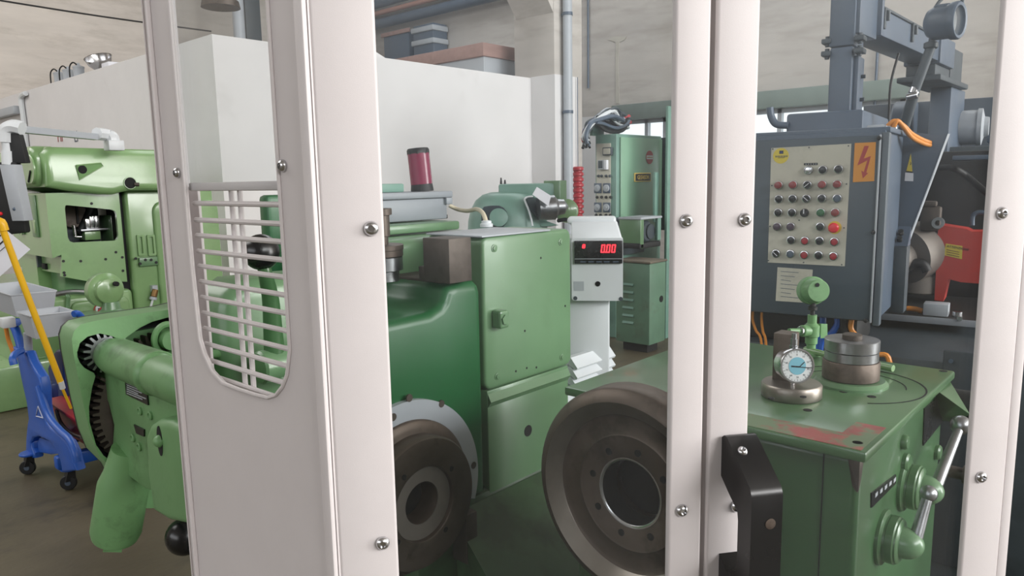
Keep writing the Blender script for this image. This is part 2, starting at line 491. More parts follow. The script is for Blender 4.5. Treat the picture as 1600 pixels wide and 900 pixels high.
# high soffit of the roof
mb = MB().box(-12.2, -12, -10, YB, 0, 2.8).box(-12.2, -12, -10, YB, 6.4, 7).box(-12.2, -12, 8.5, YB, 2.8, 6.4).box(-12.2, -12, -10, -4.5, 2.8, 6.4)
struct('wall_left', mb, M['concrete'])  # upper opening is added for the side fill
mb = MB().box(-12, -3.6, -10.2, -10, 0, 7).box(5.95, XR + .25, -10.2, -10, 4.55, 7).box(-3.6, 5.55, -10.2, -10, 0, 4.3).box(-3.6, 5.95, -10.2, -10, 6.75, 7).box(5.55, 5.95, -10.2, -10, 0, 7).box(9.95, XR + .25, -10.2, -10, 0, 4.55)
struct('wall_front', mb, M['concrete'])
struct('ceiling', B(-12, XR + .25, -10, YB + .25, 7.0, 7.2), M['concrete'])

# rain pipe beside the pillar, with its clips
rp = W.y(887.5, 150, PY - .5)
r_ = root('rain_pipe', 'grey vertical rain pipe beside the concrete pillar', 'pipe')
CY_((rp.x, rp.y, 0), (rp.x, rp.y, 6.9), .062, n=20).obj('pipe_run', M['lgrey'], r_)
for py in (22, 175):
    q = W.y(887, py, PY - .5)
    MB().cyl((rp.x, rp.y, q.z - .02), (rp.x, rp.y, q.z + .02), .071, n=20).box(rp.x - .02, rp.x + .02, rp.y, PY - .4, q.z - .015, q.z + .015).obj('clip', M['grey'], r_)
for i, (px, px2, y0_, y1_, lab) in enumerate(((905, 905, 0, 330, 'thin vertical conduit just right of the rain pipe'), (919, 916, 0, 138, 'short thin conduit hanging on the concrete wall'),
                                              (1370, 1368, 0, 200, 'thin conduit on concrete wall behind the grey beam'))):
    a = W.x(px, 100, XR - .03)
    b_ = W.x(px2, y1_, XR - .03)
    tag(MB().cyl((XR - .03, a.y, b_.z if i else .3), (XR - .03, a.y, 6.9), .017, n=10).obj('conduit', M['grey']), lab, 'conduit')
# pipes and duct high on the right-hand wall
for k, (py, r, mm, lab) in enumerate(((38, .10, 'grey', 'lowest grey overhead pipe high on the concrete wall'), (21, .05, 'orange', 'thin orange overhead pipe between two grey pipes'), (6, .09, 'grey', 'upper grey overhead pipe above the orange pipe'))):
    a = W.x(590, py, XR - .25)
    tag(CY_((XR - .25, 7.2, a.z), (XR - .25, YB - .05, a.z), r, n=16).obj('overhead_pipe', M[mm] if mm != 'orange' else mat('dull_orange_pipe', 'a3796b', .6)), lab, 'pipe')
a0, a1 = W.x(645, 60, XR - .4), W.x(677, 60, XR - .4)
r_ = root('wall_duct', 'blue grey vertical duct with two hoop clamps under the overhead pipes', 'duct')
zt = W.x(660, 38, XR - .4).z; zb = W.x(660, 96, XR - .4).z - .3
B(XR - .4, XR - .02, a1.y, a0.y, zb, zt, b=.03).obj('duct_body', M['grey'], r_)
for py in (46, 66):
    z = W.x(660, py, XR - .4).z
    B(XR - .43, XR - .02, a1.y - .03, a0.y + .03, z - .05, z + .05, b=.02).obj('clamp', M['lgrey'], r_)
a = W.x(602, 58, XR - .3); b_ = W.x(643, 90, XR - .3)
r_ = root('wall_hood', 'square slate hood on the wall left of the duct', 'hood')
B(XR - .35, XR - .02, b_.y, a.y, b_.z - .4, a.z + .02, b=.02).obj('hood_shell', M['grey'], r_)
B(XR - .38, XR - .34, b_.y - .05, a.y + .05, a.z - .02, a.z + .06, b=.01).obj('hood_rim', M['wood'], r_)
# stack of boards and the sloping panel lying on the partition room's roof
k = W.y(757, 66, PY + .55)
k2 = W.y(757, 87, PY + .55)
lows = W.y(757, 108, PY + .55)
r_ = root('board_crate', 'pinkish wooden crate with overhanging lid on top of the white partition room', 'crate')
B(k.x - .03, W.y(832, 80, k.y).x, k.y, k.y + 2.6, k2.z, k.z, b=.01).obj('lid', M['wood'], r_)
B(k.x + .02, W.y(830, 80, k.y).x, k.y + .04, k.y + 2.4, PZ - .058, k2.z, b=.01).obj('crate_body', M['lgrey'], r_)
a = W.y(600, 72, PY + .9); b_ = W.y(634, 92, PY + .9)
tag(MB().hull([(a.x - 1.1, PY + .7, PZ - .058), (b_.x, PY + .7, PZ - .058), (a.x - 1.1, PY + 1.6, PZ - .058), (b_.x, PY + 1.6, PZ - .058), (a.x - 1.1, PY + .7, a.z + .2), (a.x - 1.1, PY + 1.6, a.z + .2)]).obj('sloping_board', M['wall']),
    'pale sloping board leaning on the partition roof beside the slate hood', 'board')

# thin cable strung across the back of the hall
a, b_ = W.y(-60, -9, 12), W.y(330, 49, 12)
tag(MB().tube([a, (a + b_) / 2 - V((0, 0, .02)), b_], .012, n=6).obj('overhead_cable', M['mblack']), 'thin black cable strung below the rough concrete wall', 'cable')
# pipes seen over the partition corner
a = W.y(372, 20, 12.5)
tag(CY_((a.x, 12.5, PZ - .3), (a.x, 12.5, 7), .1, n=14).obj('riser_pipe', M['lgrey']), 'pale vertical riser pipe above the partition corner', 'pipe')
a = W.y(393, 20, 12.6)
tag(B(a.x - .12, a.x + .18, 12.6, 12.9, PZ - .06, 7, b=.02).obj('riser_duct', M['dgrey']), 'dark square riser duct beside the pale riser pipe', 'duct')
a = W.y(345, 12, 11.6)
tag(MB().lathe([(.03, 0), (.28, -.1), (.3, -.2), (.02, -.2)], (a.x, 11.6, W.y(345, 0, 11.6).z + .08), (0, 0, 1), 24).obj('pendant_lamp', M['dsteel']), 'dark pendant lamp shade hanging near the riser pipes', 'lamp')

# surface conduit and cable on the partition's left wall
a = W.x(36, 150, PX - .03)
r_ = root('white_conduit', 'white bent conduit running down the partition wall by the far machine', 'conduit')
MB().tube([W.x(40, 146, PX - .04), W.x(36, 148, PX - .04), W.x(33, 153, PX - .04), W.x(34, 165, PX - .04), W.x(38, 195, PX - .04), W.x(41, 225, PX - .04), (PX - .04, W.x(41, 225, PX - .04).y, .4)], .035, n=8).obj('conduit_run', M['white'], r_)
B(PX - .1, PX - .002, 12.6, YB - .02, 2.62, 2.74, b=.02).obj('trunking', M['lgrey'], None)
tag(bpy.data.objects['trunking'], 'grey cable trunking continuing left from the white bent conduit', 'trunking')
wl = bpy.data.objects['wall_partition_side']
a, b_ = W.x(90, 222, PX - .004), W.x(116, 222, PX - .004)
lettering(wl, 'wall_letters', 'HI', .22, (PX - .004, a.y, a.z), (0, -1, 0), (0, 0, 1), M['sign_red'])
lettering(wl, 'wall_letters', 'LI', .2, (PX - .004, b_.y, b_.z), (0, -1, 0), (0, 0, 1), M['grey'])

# lamps and a bowl on top of the partition
def worklight(px, py, w, dep_x, lab):
    p = W.x(px, py, dep_x)
    t = root('pail_lamp', lab, 'lamp', group='small grey pail lamps on the partition')
    z = PZ
    MB().lathe([(.05, 0), (.06, .01), (.066, .13), (.07, .13), (.07, .145), (.035, .16)], (dep_x, p.y, z), (0, 0, 1), 20).obj('lamp_body', M['lgrey'], t)
    MB().tube([(dep_x - .02, p.y, z + .17), (dep_x - .04, p.y + .06, z + .2), (dep_x - .06, p.y + .13, z + .15), (dep_x - .06, p.y + .15, z + .0)], .009, n=6).obj('cord', M['mblack'], t)
    B(dep_x - .015, dep_x + .015, p.y - .02, p.y + .02, z + .155, z + .19, b=.006).obj('fitting', M['lgrey'], t)
worklight(93, 125, 0, PX + .12, 'leftmost small grey pail lamp on top of the white partition')
worklight(107, 118, 0, PX + .12, 'middle grey pail lamp of the three on the partition')
worklight(123, 110, 0, PX + .12, 'grey pail lamp right beside the steel bowl')
p = W.x(147, 105, PX + .15)
tag(MB().lathe([(.01, 0), (.07, 0), (.13, .07), (.155, .15), (.16, .153), (.15, .15), (.125, .07), (.065, .012), (.01, .012)], (PX + .22, p.y - .06, PZ + .065), (-.42, -.38, 1), 32).obj('steel_bowl', M['chrome']), 'shiny steel bowl resting on top of the white partition', 'bowl')
p = W.x(171, 98, PX + .1)
tag(B(PX + .05, PX + .3, p.y - .1, p.y + .12, PZ, PZ + .07, b=.01).obj('paper_packet', M['paper']), 'white packet lying right of the steel bowl', 'packet')
# red ribbed guard hanging on the wall beside the rain pipe
a = W.y(903, 262, PY - .45)
r_ = root('ribbed_hose', 'red ribbed hose hanging by the rain pipe at the painted wall', 'hose')
prof = []
z = .3
while z < a.z:
    prof += [(.06, z), (.082, z + .015), (.082, z + .045), (.06, z + .06)]; z += .075
MB().lathe(prof, (a.x, PY - .45, 0), (0, 0, 1), 18).obj('hose_body', M['redp'], r_)
CY_((a.x, PY - .45, z - .02), (a.x, PY - .45, z + 1.2), .006, n=6).obj('hanger', M['grey'], r_)

# ---------------------------------------------------------------- the cream guard enclosure
t0 = W.d(800, 450, 1.0)
FE0 = Fr(0.557, 0.502, -37.5)                # plane of the window panel
s_ = FE0.y(505, 450, 0).x
o_ = FE0.o + FE0.m @ V((s_, 0, 0))
E_ = Fr(o_.x, o_.y, -37.5)                   # x along the window panel, y into the machine
ES = Fr(o_.x, o_.y, .6)                      # side panel runs along +Y of the hall


def ex(px, py=450, y=0): return E_.y(px, py, y).x


def screw(parent, p, d, r=.0075):
    q = V(p); d = V(d)
    s = MB().lathe([(.0001, .0052), (r * .45, .005), (r * .45, .0028), (r * .0 + .0001, .0028)], q, d, 6)
    s = MB().lathe([(r * .97, 0), (r, .0008), (r * .93, .0028), (r * .72, .0046), (r * .46, .0053), (r * .44, .003), (.0001, .003)], q, d, 18)
    return s.obj('screw', M['chrome'], parent)


ZB, ZT = .12, 2.15
D = .012
g = root('guard_window', 'cream metal guard frame with a wide clear window in front of the wheels', 'guard', E_)
xa, xb = ex(604), ex(1050.5)
xm1 = ex(1103)
B(0.0015, xa, 0, D, ZB, ZT, b=.003, seg=3).obj('stile', M['cream'], g)
B(xb, xm1, 0, D, ZB, ZT, b=.003, seg=3).obj('stile', M['cream'], g)
B(xa, xb, 0, D, ZT - .06, ZT, b=.003).obj('rail', M['cream'], g)
B(xa, xb, 0, D, 0.93, 0.985, b=.003).obj('rail', M['cream'], g)
B(xa, xb, .007, .010, ZB, .93).obj('kick_panel', M['cream'], g)  # unseen panel, raised this high to shade the pit
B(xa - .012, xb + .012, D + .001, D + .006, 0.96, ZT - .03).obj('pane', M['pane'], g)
for px, py in ((580, 357), (598, 848), (1072, 345), (1065, 797)):
    screw(g, E_.y(px, py, 0) - V((0, .0, 0)), (0, -1, 0))
for x, z in ((.03, .3), (.03, 1.95), (xb + .03, .3), (xb + .03, 1.95)):
    screw(g, (x, 0, z), (0, -1, 0))

B(xm1 - .006, ex(1115) + .006, D + .008, D + .012, ZB, ZT).obj('door_stop', M['cream'], g)

gd = root('guard_door', 'cream guard door with clear pane and black pull handle', 'door', E_)
xd0, xd1, xd2 = ex(1115), ex(1178.5), ex(1536, 500)
xd3 = ex(1588, 600)
DY = .004
B(xd0, xd1, DY, D, ZB, ZT, b=.003, seg=3).obj('stile', M['cream'], gd)
B(xd2, xd3, DY, D, ZB, ZT, b=.003, seg=3).obj('stile', M['cream'], gd)
B(xd1, xd2, DY, D, ZT - .06, ZT, b=.003).obj('rail', M['cream'], gd)
B(xd1, xd2, DY, D, 0.93, 0.985, b=.003).obj('rail', M['cream'], gd)
B(xd1, xd2, .007, .010, ZB, .93).obj('kick_panel', M['cream'], gd)  # out of view, height chosen to keep low light off the pit
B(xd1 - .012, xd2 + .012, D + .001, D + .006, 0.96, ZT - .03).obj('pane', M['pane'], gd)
for px, py in ((1163, 343), (1150.5, 790), (1564.5, 333), (1532, 745)):
    screw(gd, E_.y(px, py, DY), (0, -1, 0))
for x, z in ((xd0 + .02, .3), (xd2 + .02, .3), (xd2 + .02, 1.95)):
    screw(gd, (x, DY, z), (0, -1, 0))
# pull handle: two feet and a grip that stands off the door
h0 = E_.y(1128, 680, DY); h1 = E_.y(1122, 880, DY)
zt, zb = h0.z + .002, 2 * h1.z - h0.z - .145
zf1, zf0 = zt - .062, h1.z + .006
gx0 = h0.x; gw = .036; so = -.05
HB = root('pull_handle', '', '', E_); 
for k in ('label', 'category'): del HB[k]
HB.parent = gd; HB.location = (0, 0, 0); HB.rotation_euler = (0, 0, 0)
zlo = h1.z - .05
prof = [(DY, zt - .004), (DY, zt - .050), (DY - .018, zt - .062), (so + .014, zt - .075), (so + .012, zt - .085), (so + .012, zlo + .072), (so + .014, zlo + .063), (DY - .018, zf0 - .006), (DY, zf0 + .006), (DY, zlo), (DY - .012, zlo), (so - .014, zlo + .034), (so - .016, zlo + .044), (so - .016, zt - .046), (so - .012, zt - .038), (DY - .012, zt), (DY - .006, zt)]
MB().ext(prof, 0, gx0, gx0 + gw).obj('grip', M['black'], HB)
nrm = V((0, so - .012 + .012 - DY, -.038)).normalized()
c_ = V((gx0 + gw * .3, (DY - .012 + so - .012) / 2 + .013, zt - .0135))
up_ = V((0, -.038, .05)).normalized()
screw(HB, c_ + up_ * .0008, up_, .006).name = 'handle_screw'
c2 = V((gx0 + gw * .62, so - .016, E_.y(1190, 820, so - .016).z))
MB().lathe([(.006, 0), (.006, .0006), (.004, .001), (.0001, .001)], c2, (0, -1, 0), 14).obj('handle_screw', M['dsteel'], HB)

# frame post that carries the door on its right
gp = root('guard_post', 'cream guard post at the right edge behind the door', 'post', E_)
B(xd3 + .001, xd3 + .016, .006, D + .03, ZB, ZT, b=.003).obj('post_body', M['cream'], gp)

# side panel with the rounded grille opening
gs = root('guard_side_panel', 'cream sheet metal guard panel with rounded wire grille opening', 'guard', ES)
def sp(px, py, x=0): q = ES.x(px, py, x); return (q.y, q.z)
yL = sp(262, 450)[0]
yT = sp(272.5, 450)[0]
inner = [sp(267.5, 20), sp(281, 200), sp(293, 300), sp(300, 420), sp(307, 500), sp(313, 530), sp(320, 553), sp(333, 580), sp(350, 598), sp(375, 608), sp(400, 616), sp(420, 621), sp(432, 617), sp(443, 603), sp(450, 585), sp(452, 560), sp(451, 500), sp(447, 430), sp(440, 300), sp(436, 240), sp(424, 60), sp(418, 10)]
inner[0] = (inner[1][0] + .001, 2.02); inner[-1] = (inner[-2][0] - .001, 2.02)
yi0 = sum(p[0] for p in inner[1:4]) / 3
fx = [(yi0, 2.0)] + [(yi0, 1.6), (yi0, 1.45)] + inner[5:15]
yr0 = sum(p[0] for p in inner[15:21]) / 6
fx += [(yr0, sp(452, 545)[1]), (yr0, 1.5), (yr0, 2.0)]
ol = [(0.0, ZB), (yL, ZB), (yL, ZT), (0.0, ZT)]
MB().ext(ol, 0, 0, .003, holes=[fx]).obj('sheet', M['cream'], gs)
# folded edges of the sheet
MB().box(-.0015, .04, yL - .002, yL + .001, ZB, ZT).box(-.006, .0, yT - .0015, yT + .0015, ZB, ZT, b=.001).obj('edge_fold', M['cream'], gs)
yc1 = sp(491, 450)[0]
MB().box(-.006, -.0002, 0.0005, yc1, ZB, ZT, b=.002).obj('corner_fold', M['cream'], gs)
# rim around the opening
rim = [V((-.001, p[0], p[1])) for p in fx]
MB().tube(rim, .0022, n=6, smooth=0).obj('opening_rim', M['cream'], gs)
# grille: cross wires, two uprights, a top bar and a flat bar
rows = [(318, 319), (343, 350), (367, 378), (391, 406.5), (413, 434), (437, 461), (461, 489), (484.5, 516), (508, 543), (531, 570), (555, 597), (578, 622)]
wz = [.5 * (sp(305, a_, .012)[1] + sp(438, b_, .012)[1]) for a_, b_ in rows]
for z in wz:
    ya, yb = yi0 + .006, yr0 - .006
    B_ = [p for p in fx]
    lo = max(0, (sp(320, 553)[1] - z))
    MB().cyl((.012, ya - lo * .7, z), (.012, yb + max(0, sp(450, 585)[1] - z) * .9, z), .0031, n=8).obj('grille_wire', M['cream'], gs)
for px in (373, 386):
    y = sp(px, 450, .019)[0]
    MB().cyl((.0185, y, wz[-1] - .012), (.0185, y, sp(370, 290, .0185)[1]), .0032, n=8).obj('grille_upright', M['cream'], gs)
zt_ = .5 * (sp(295, 293, .01)[1] + sp(438, 289, .01)[1])
B(.006, .016, yr0 - .006, yi0 + .006, zt_ - .005, zt_ + .005, b=.002).obj('grille_top_bar', M['cream'], gs)
y = sp(312, 400, .03)[0]
B(.028, .032, y - .012, y + .014, sp(330, 560, .03)[1] - .03, zt_, b=.001).obj('flat_bar', M['cream'], gs)
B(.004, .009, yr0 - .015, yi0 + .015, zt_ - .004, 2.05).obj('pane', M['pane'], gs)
for px, py in ((278.5, 270), (443, 259)):
    q = ES.x(px, py, 0); screw(gs, q, (-1, 0, 0), .0065)
for y, z in ((yi0 + .02, 1.0), (yr0 - .02, 1.0)): screw(gs, (0, y, z), (-1, 0, 0), .0065)

# ---------------------------------------------------------------- the gear testing machine behind the guard
gm = root('gear_tester', 'large green gear testing machine with two dark wheels behind the clear guard windows', 'machine')
YF = 1.18                                     # face of the left headstock
xr_ = W.y(757, 600, YF).x
# bed and pit
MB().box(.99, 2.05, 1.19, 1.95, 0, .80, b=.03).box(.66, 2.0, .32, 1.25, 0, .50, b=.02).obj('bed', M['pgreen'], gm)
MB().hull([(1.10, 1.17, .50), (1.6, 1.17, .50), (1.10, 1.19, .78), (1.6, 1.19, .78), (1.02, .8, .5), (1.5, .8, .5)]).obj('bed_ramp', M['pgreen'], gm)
# left headstock: stepped rounded casting
q = lambda px, py: W.y(px, py, YF)
xs = [q(705, 454).x, q(697, 470).x, q(680, 486).x]
zlo_, zhi_ = 1.266, 1.322
stp = [(xs[0] + .02, zhi_), (xs[0] - .006, zhi_ - .004), (xs[0] - .016, zhi_ - .016), (xs[0] - .022, zhi_ - .034), (xs[0] - .034, zlo_ + .01), (xs[2] - .015, zlo_), (.86, zlo_)]
ol = [(xr_, .80), (xr_, zhi_ - .03), (xr_ - .006, zhi_ - .012), (xr_ - .02, zhi_)] + stp + [(.82, zlo_ - .01), (.80, zlo_ - .04), (.80, .80)]
hs = MB().pillow(ol, 1, YF, 1.62, .022, 5).obj('headstock', M['dgreen'], gm, 'dark green left headstock casting', ang=50)
MB().box(xs[0] + .006, xr_ - .006, 1.215, 1.60, zhi_ - .006, zhi_ + .004, b=.002).obj('worn_top_plate', M['bsteel'], hs)
# left spindle: grey ring, stepped wheel, hub
AX, AZ = .953, .880
cl = lambda prof, o, d, n=64: MB().lathe(prof + prof[:1], o, d, n, cap=False)
rg = MB().ext(circ(AX, AZ, .211, 60, rad(-20), rad(200)) + circ(AX, AZ, .15, 40, rad(200), rad(-20)), 1, YF - .014, YF + .001).obj('flange_ring', M['lgrey'], gm, 'grey painted ring around the left spindle')
for px, py in ((690, 631), (740, 727), (640, 622)):
    p = W.y(px, py, YF - .014)
    MB().cyl((p.x, YF - .0145, p.z), (p.x, YF - .0105, p.z), .0085, n=12).obj('bolt', M['bsteel'], rg)
for a in (100, 150, 185):
    MB().cyl((AX + .19 * cos(rad(a)), YF - .0145, AZ + .19 * sin(rad(a))), (AX + .19 * cos(rad(a)), YF - .0105, AZ + .19 * sin(rad(a))), .0085, n=12).obj('bolt', M['bsteel'], rg)
wl1 = cl([(.05, .002), (.166, .002), (.169, .006), (.169, .018), (.166, .022), (.150, .026), (.142, .028), (.143, .060), (.139, .066), (.112, .068), (.104, .066), (.083, .068), (.080, .066), (.079, .056), (.047, .055), (.045, .052), (.044, -.08)], (AX, YF, AZ), (0, -1, 0)).obj('wheel', M['dsteel'], gm, 'smaller stepped dark steel wheel on the left spindle')
cl([(.0455, .0545), (.0785, .0555), (.0785, .0575), (.0455, .0565)], (AX, YF, AZ), (0, -1, 0)).obj('hub_face', M['dullsteel'], wl1)
CY_((AX, YF - .004, AZ), (AX, YF - .002, AZ), .0436, n=32).obj('bore_shade', M['dark'], wl1)  # dark disc stands in for the shade deep in the bore
for a in (35, 125, 215, 305):
    p = V((AX + .094 * cos(rad(a)), YF - .0668, AZ + .094 * sin(rad(a))))
    MB().cyl(p, p + V((0, -.001, 0)), .006, n=12).obj('screw_hole', M['dark'], wl1)
MB().box(1.085, 1.122, 1.13, 1.178, .68, .80, b=.004).obj('support_block', M['bsteel'], gm)
# drive cover to the right of it
yC = 1.19
xc0, xc1 = W.y(756, 500, yC).x, W.y(893, 500, yC).x
zc0, zc1 = W.y(771, 608, yC).z, W.y(888, 357, yC).z
ol = rr(xc0, xc1, zc0, zc1, .022, 5)
dc = MB().pillow(ol, 1, yC, yC + .19, .008, 3).obj('drive_cover', M['green'], gm)
for px, py in ((772, 388), (876, 378), (777, 588), (878, 558)):
    p = W.y(px, py, yC)
    MB().lathe([(.0095, 0), (.0095, .0015), (.006, .002), (.006, .004), (.0001, .0045)], (p.x, yC, p.z), (0, -1, 0), 14).obj('cover_screw', M['green'], dc)
for px, py in ((845, 403), (820, 517), (806, 580), (823, 575), (838, 574), (883, 478)):
    p = W.y(px, py, yC)
    MB().cyl((p.x, yC + .001, p.z), (p.x, yC - .0006, p.z), .003, n=8).obj('rivet_hole', M['dark'], dc)
p = W.y(776, 497, yC)
MB().box(p.x - .018, p.x + .014, yC - .03, yC + .001, p.z - .022, p.z + .022, b=.006).cyl((p.x - .002, yC - .03, p.z), (p.x - .002, yC - .034, p.z), .013, n=6).obj('drain_plug', M['green'], dc, ang=15)
B(xc0 - .004, W.z(846, 359.5, zc1).x, yC - .004, yC + .19, zc1 - .001, zc1 + .003, b=.001).obj('cover_lid', M['lgrey'], gm)
# panel below the cover, with its lip and plug hole
ll = MB().box(xc0 + .012, xc1 - .008, yC + .006, yC + .36, .50, zc0 - .003, b=.004).obj('lower_panel', M['green'], gm)
MB().hull([(xc0 + .014, yC - .004, zc0 - .03), (xc1 - .01, yC - .004, zc0 - .03), (xc0 + .014, yC + .01, zc0 - .004), (xc1 - .01, yC + .01, zc0 - .004), (xc0 + .014, yC + .01, zc0 - .05), (xc1 - .01, yC + .01, zc0 - .05)]).obj('panel_lip', M['green'], gm)
p = W.y(825, 673, yC + .006)
MB().cyl((p.x, yC + .007, p.z), (p.x, yC + .0052, p.z), .015, n=20).obj('plug_hole', M['dark'], ll)
# rear housing and platform under the junction box
a, b_ = W.y(622, 372, 1.45), W.y(752, 372, 1.45)
MB().box(a.x - .12, b_.x + .02, 1.40, 1.62, 1.2, a.z, b=.025, seg=3).obj('rear_housing', M['green'], gm)
a, b_ = W.y(590, 362, 1.50), W.y(719, 356, 1.50)
pz0, pz1 = b_.z, W.y(715, 345, 1.50).z
MB().box(a.x - .06, b_.x, 1.50, 1.75, pz0 - .004, pz1, b=.006).obj('platform', M['green'], gm)
# lower left body seen through the grille
MB().box(W.y(338, 450, 1.66).x, 1.25, 1.66, 1.80, .5, 1.285, b=.06, seg=4).obj('rear_body', M['green'], gm)
MB().box(W.y(419, 330, 1.75).x, 1.3, 1.75, 1.80, 1.26, W.y(419, 305, 1.75).z, b=.012).obj('rear_box', M['dgreen'], gm)

dx0 = W.y(346, 450, 1.27).x; dz1 = W.y(395, 437, 1.27).z
MB().pillow([(dx0, .6), (dx0, dz1 - .05), (dx0 + .012, dz1 - .02), (dx0 + .045, dz1), (.93, dz1 - .005), (.93, .6)], 1, 1.27, 1.375, .03, 4).obj('end_casting', M['green'], gm)

# hand lever with black ball, left end of the headstock
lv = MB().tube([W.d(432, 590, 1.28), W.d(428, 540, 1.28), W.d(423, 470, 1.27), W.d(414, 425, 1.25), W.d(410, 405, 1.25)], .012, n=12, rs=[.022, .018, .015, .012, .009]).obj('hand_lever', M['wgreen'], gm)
MB().ball(W.d(408, 394, 1.25), .031, 28).obj('ball_knob', M['black'], lv)
pv = W.d(428, 570, 1.28)
CY_(pv - V((.03, 0, 0)), pv + V((.14, 0, 0)), .03, n=24, b=.004).obj('lever_boss', M['green'], lv)

# ------------------------------------------------ right workhead with its table
X0, X1, Y0, Y1, ZT_ = 1.009, 1.545, .277, .787, 1.18
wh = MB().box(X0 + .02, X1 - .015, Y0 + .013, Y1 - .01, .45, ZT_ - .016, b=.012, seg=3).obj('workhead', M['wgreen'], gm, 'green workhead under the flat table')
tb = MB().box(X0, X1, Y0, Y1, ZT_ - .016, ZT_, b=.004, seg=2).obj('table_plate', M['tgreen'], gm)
MB().box(X0 + .004, X0 + .06, Y0 + .008, Y0 + .30, ZT_, ZT_ + .0006).box(X0 + .06, X0 + .12, Y0 + .008, Y0 + .05, ZT_, ZT_ + .0006).obj('worn_paint', M['worn_red'], tb)
MB().box(X0 + .0185, X0 + .0199, Y0 + .06, Y0 + .0615, .5, ZT_ - .016).obj('seam', M['dark'], wh)
MB().hull([(X0 + .0195, Y0 + .0125, ZT_ - .018), (X0 + .0195, Y0 + .03, ZT_ - .018), (X0 + .04, Y0 + .0125, ZT_ - .018), (X0 + .0195, Y0 + .0125, ZT_ - .07), (X0 + .0205, Y0 + .022, ZT_ - .06), (X0 + .03, Y0 + .0128, ZT_ - .05)], b=.003).obj('worn_corner', M['bsteel'], wh)
SC = W.z(1328, 599, ZT_)
for r0, r1, a0, a1 in ((.118, .1205, -150, 60), (.088, .0895, -80, 70)):
    MB().ext(circ(SC.x, SC.y, r1, 40, rad(a0), rad(a1)) + circ(SC.x, SC.y, r0, 40, rad(a1), rad(a0)), 2, ZT_, ZT_ + .0006).obj('engraved_ring', M['dark'], tb)
MB().lathe([(.062, 0), (.062, .004), (.056, .01), (.0, .01)], (SC.x, SC.y, ZT_), (0, 0, 1), 40).obj('table_boss', M['green'], tb)
for px, py in ((1376, 609), (1225, 612), (1318, 612), (1362, 620), (1474, 580), (1340, 692), (1262, 641)):
    p = W.z(px, py, ZT_)
    MB().cyl((p.x, p.y, ZT_), (p.x, p.y, ZT_ + .0006), .007, n=12).obj('bolt_hole', M['dark'], tb)
# right wheel
RY, RZ = .62, 1.04
wl2 = cl([(.06, .0), (.150, .0), (.165, .012), (.178, .03), (.178, .072), (.175, .077), (.161, .086), (.157, .087), (.131, .068), (.127, .066), (.100, .064), (.097, .066), (.093, .064), (.060, .063), (.056, .060), (.055, -.10)], (X0 + .02, RY, RZ), (-1, 0, 0), 80).obj('wheel', M['dsteel'], gm, 'larger dark steel wheel with a wide bore on the right workhead')
cl([(.0545, .061), (.0575, .0635), (.0595, .0635), (.0555, .058), (.0535, .02)], (X0 + .02, RY, RZ), (-1, 0, 0)).obj('bore_ring', M['chrome'], wl2)
cl([(.133, .0695), (.156, .0868), (.157, .0875), (.1335, .0702)], (X0 + .02, RY, RZ), (-1, 0, 0), 80).obj('bevel_band', M['dial_base'], wl2)
CY_((X0 + .015, RY, RZ), (X0 + .018, RY, RZ), .0545, n=32).obj('bore_shade', M['dark'], wl2)  # shade of the deep bore painted as a dark disc
for k in range(8):
    a = rad(45 * k + 12)
    p = V((X0 + .02 - .0632, RY + .074 * cos(a), RZ + .074 * sin(a)))
    MB().cyl(p, p + V((-.0012, 0, 0)), .006, n=12).obj('screw_hole', M['dark'], wl2)
# control side: name plates, levers
YS = Y0 + .013
def fp(px, py, y=YS): p = W.y(px, py, y); return (p.x, p.z)
MB().ext([fp(1443, 638), fp(1472, 613), fp(1470, 660), fp(1441, 696)], 1, YS - .002, YS + .001).obj('name_plate', M['black'], wh)
pl = MB().ext([fp(1360, 770), fp(1398, 741), fp(1398, 755), fp(1360, 793)], 1, YS - .002, YS + .001).obj('name_plate', M['black'], wh)
for k in range(5):
    u = .12 + .19 * k
    a = V((fp(1360, 778)[0], 0, fp(1360, 778)[1])).lerp(V((fp(1398, 748)[0], 0, fp(1398, 748)[1])), u)
    B(a.x, a.x + .012, YS - .0026, YS - .0018, a.z - .003, a.z + .003).obj('plate_mark', M['lgrey'], pl)
def lever(px, py, tx, ty, r, tipm):
    c = W.y(px, py, YS); x, z = c.x, c.z
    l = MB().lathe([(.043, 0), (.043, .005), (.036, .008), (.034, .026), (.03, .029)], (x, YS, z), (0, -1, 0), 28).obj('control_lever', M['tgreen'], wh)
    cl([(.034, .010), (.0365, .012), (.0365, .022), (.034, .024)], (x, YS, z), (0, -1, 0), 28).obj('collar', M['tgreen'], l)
    MB().lathe([(.024 * cos(rad(a)), .029 + .03 * sin(rad(a))) for a in range(0, 91, 15)], (x, YS, z), (0, -1, 0), 28).obj('dome', M['green'], l)
    hub = V((x, YS - .044, z))
    t = W.y(tx, ty, YS - .052)
    d = (t - hub).normalized()
    MB().cyl(hub + d * .010, t - d * r * .6, .0095, .0075, 14).obj('rod', M['steel'], l)
    MB().ball(t, r, 24).obj('ball_knob', M['steel'], l)
lever(1412, 757, 1501, 664, .0165, 0)
lever(1378, 838, 1451, 771, .0125, 0)
for px, py, r in ((1410, 690, .012), (1412, 722, .016), (1462, 706, .014)):
    c = W.y(px, py, YS)
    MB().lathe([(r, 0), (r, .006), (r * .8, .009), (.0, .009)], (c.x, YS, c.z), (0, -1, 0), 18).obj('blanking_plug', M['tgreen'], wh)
c = W.y(1482, 630, YS)
MB().lathe([(.03, 0), (.03, .05), (.026, .055), (.026, .075), (.012, .08), (.012, .1), (.0, .1)], (c.x, YS, c.z), (0, -1, 0), 24).obj('stop_screw', M['mblack'], wh)
c = W.y(1478, 735, YS)
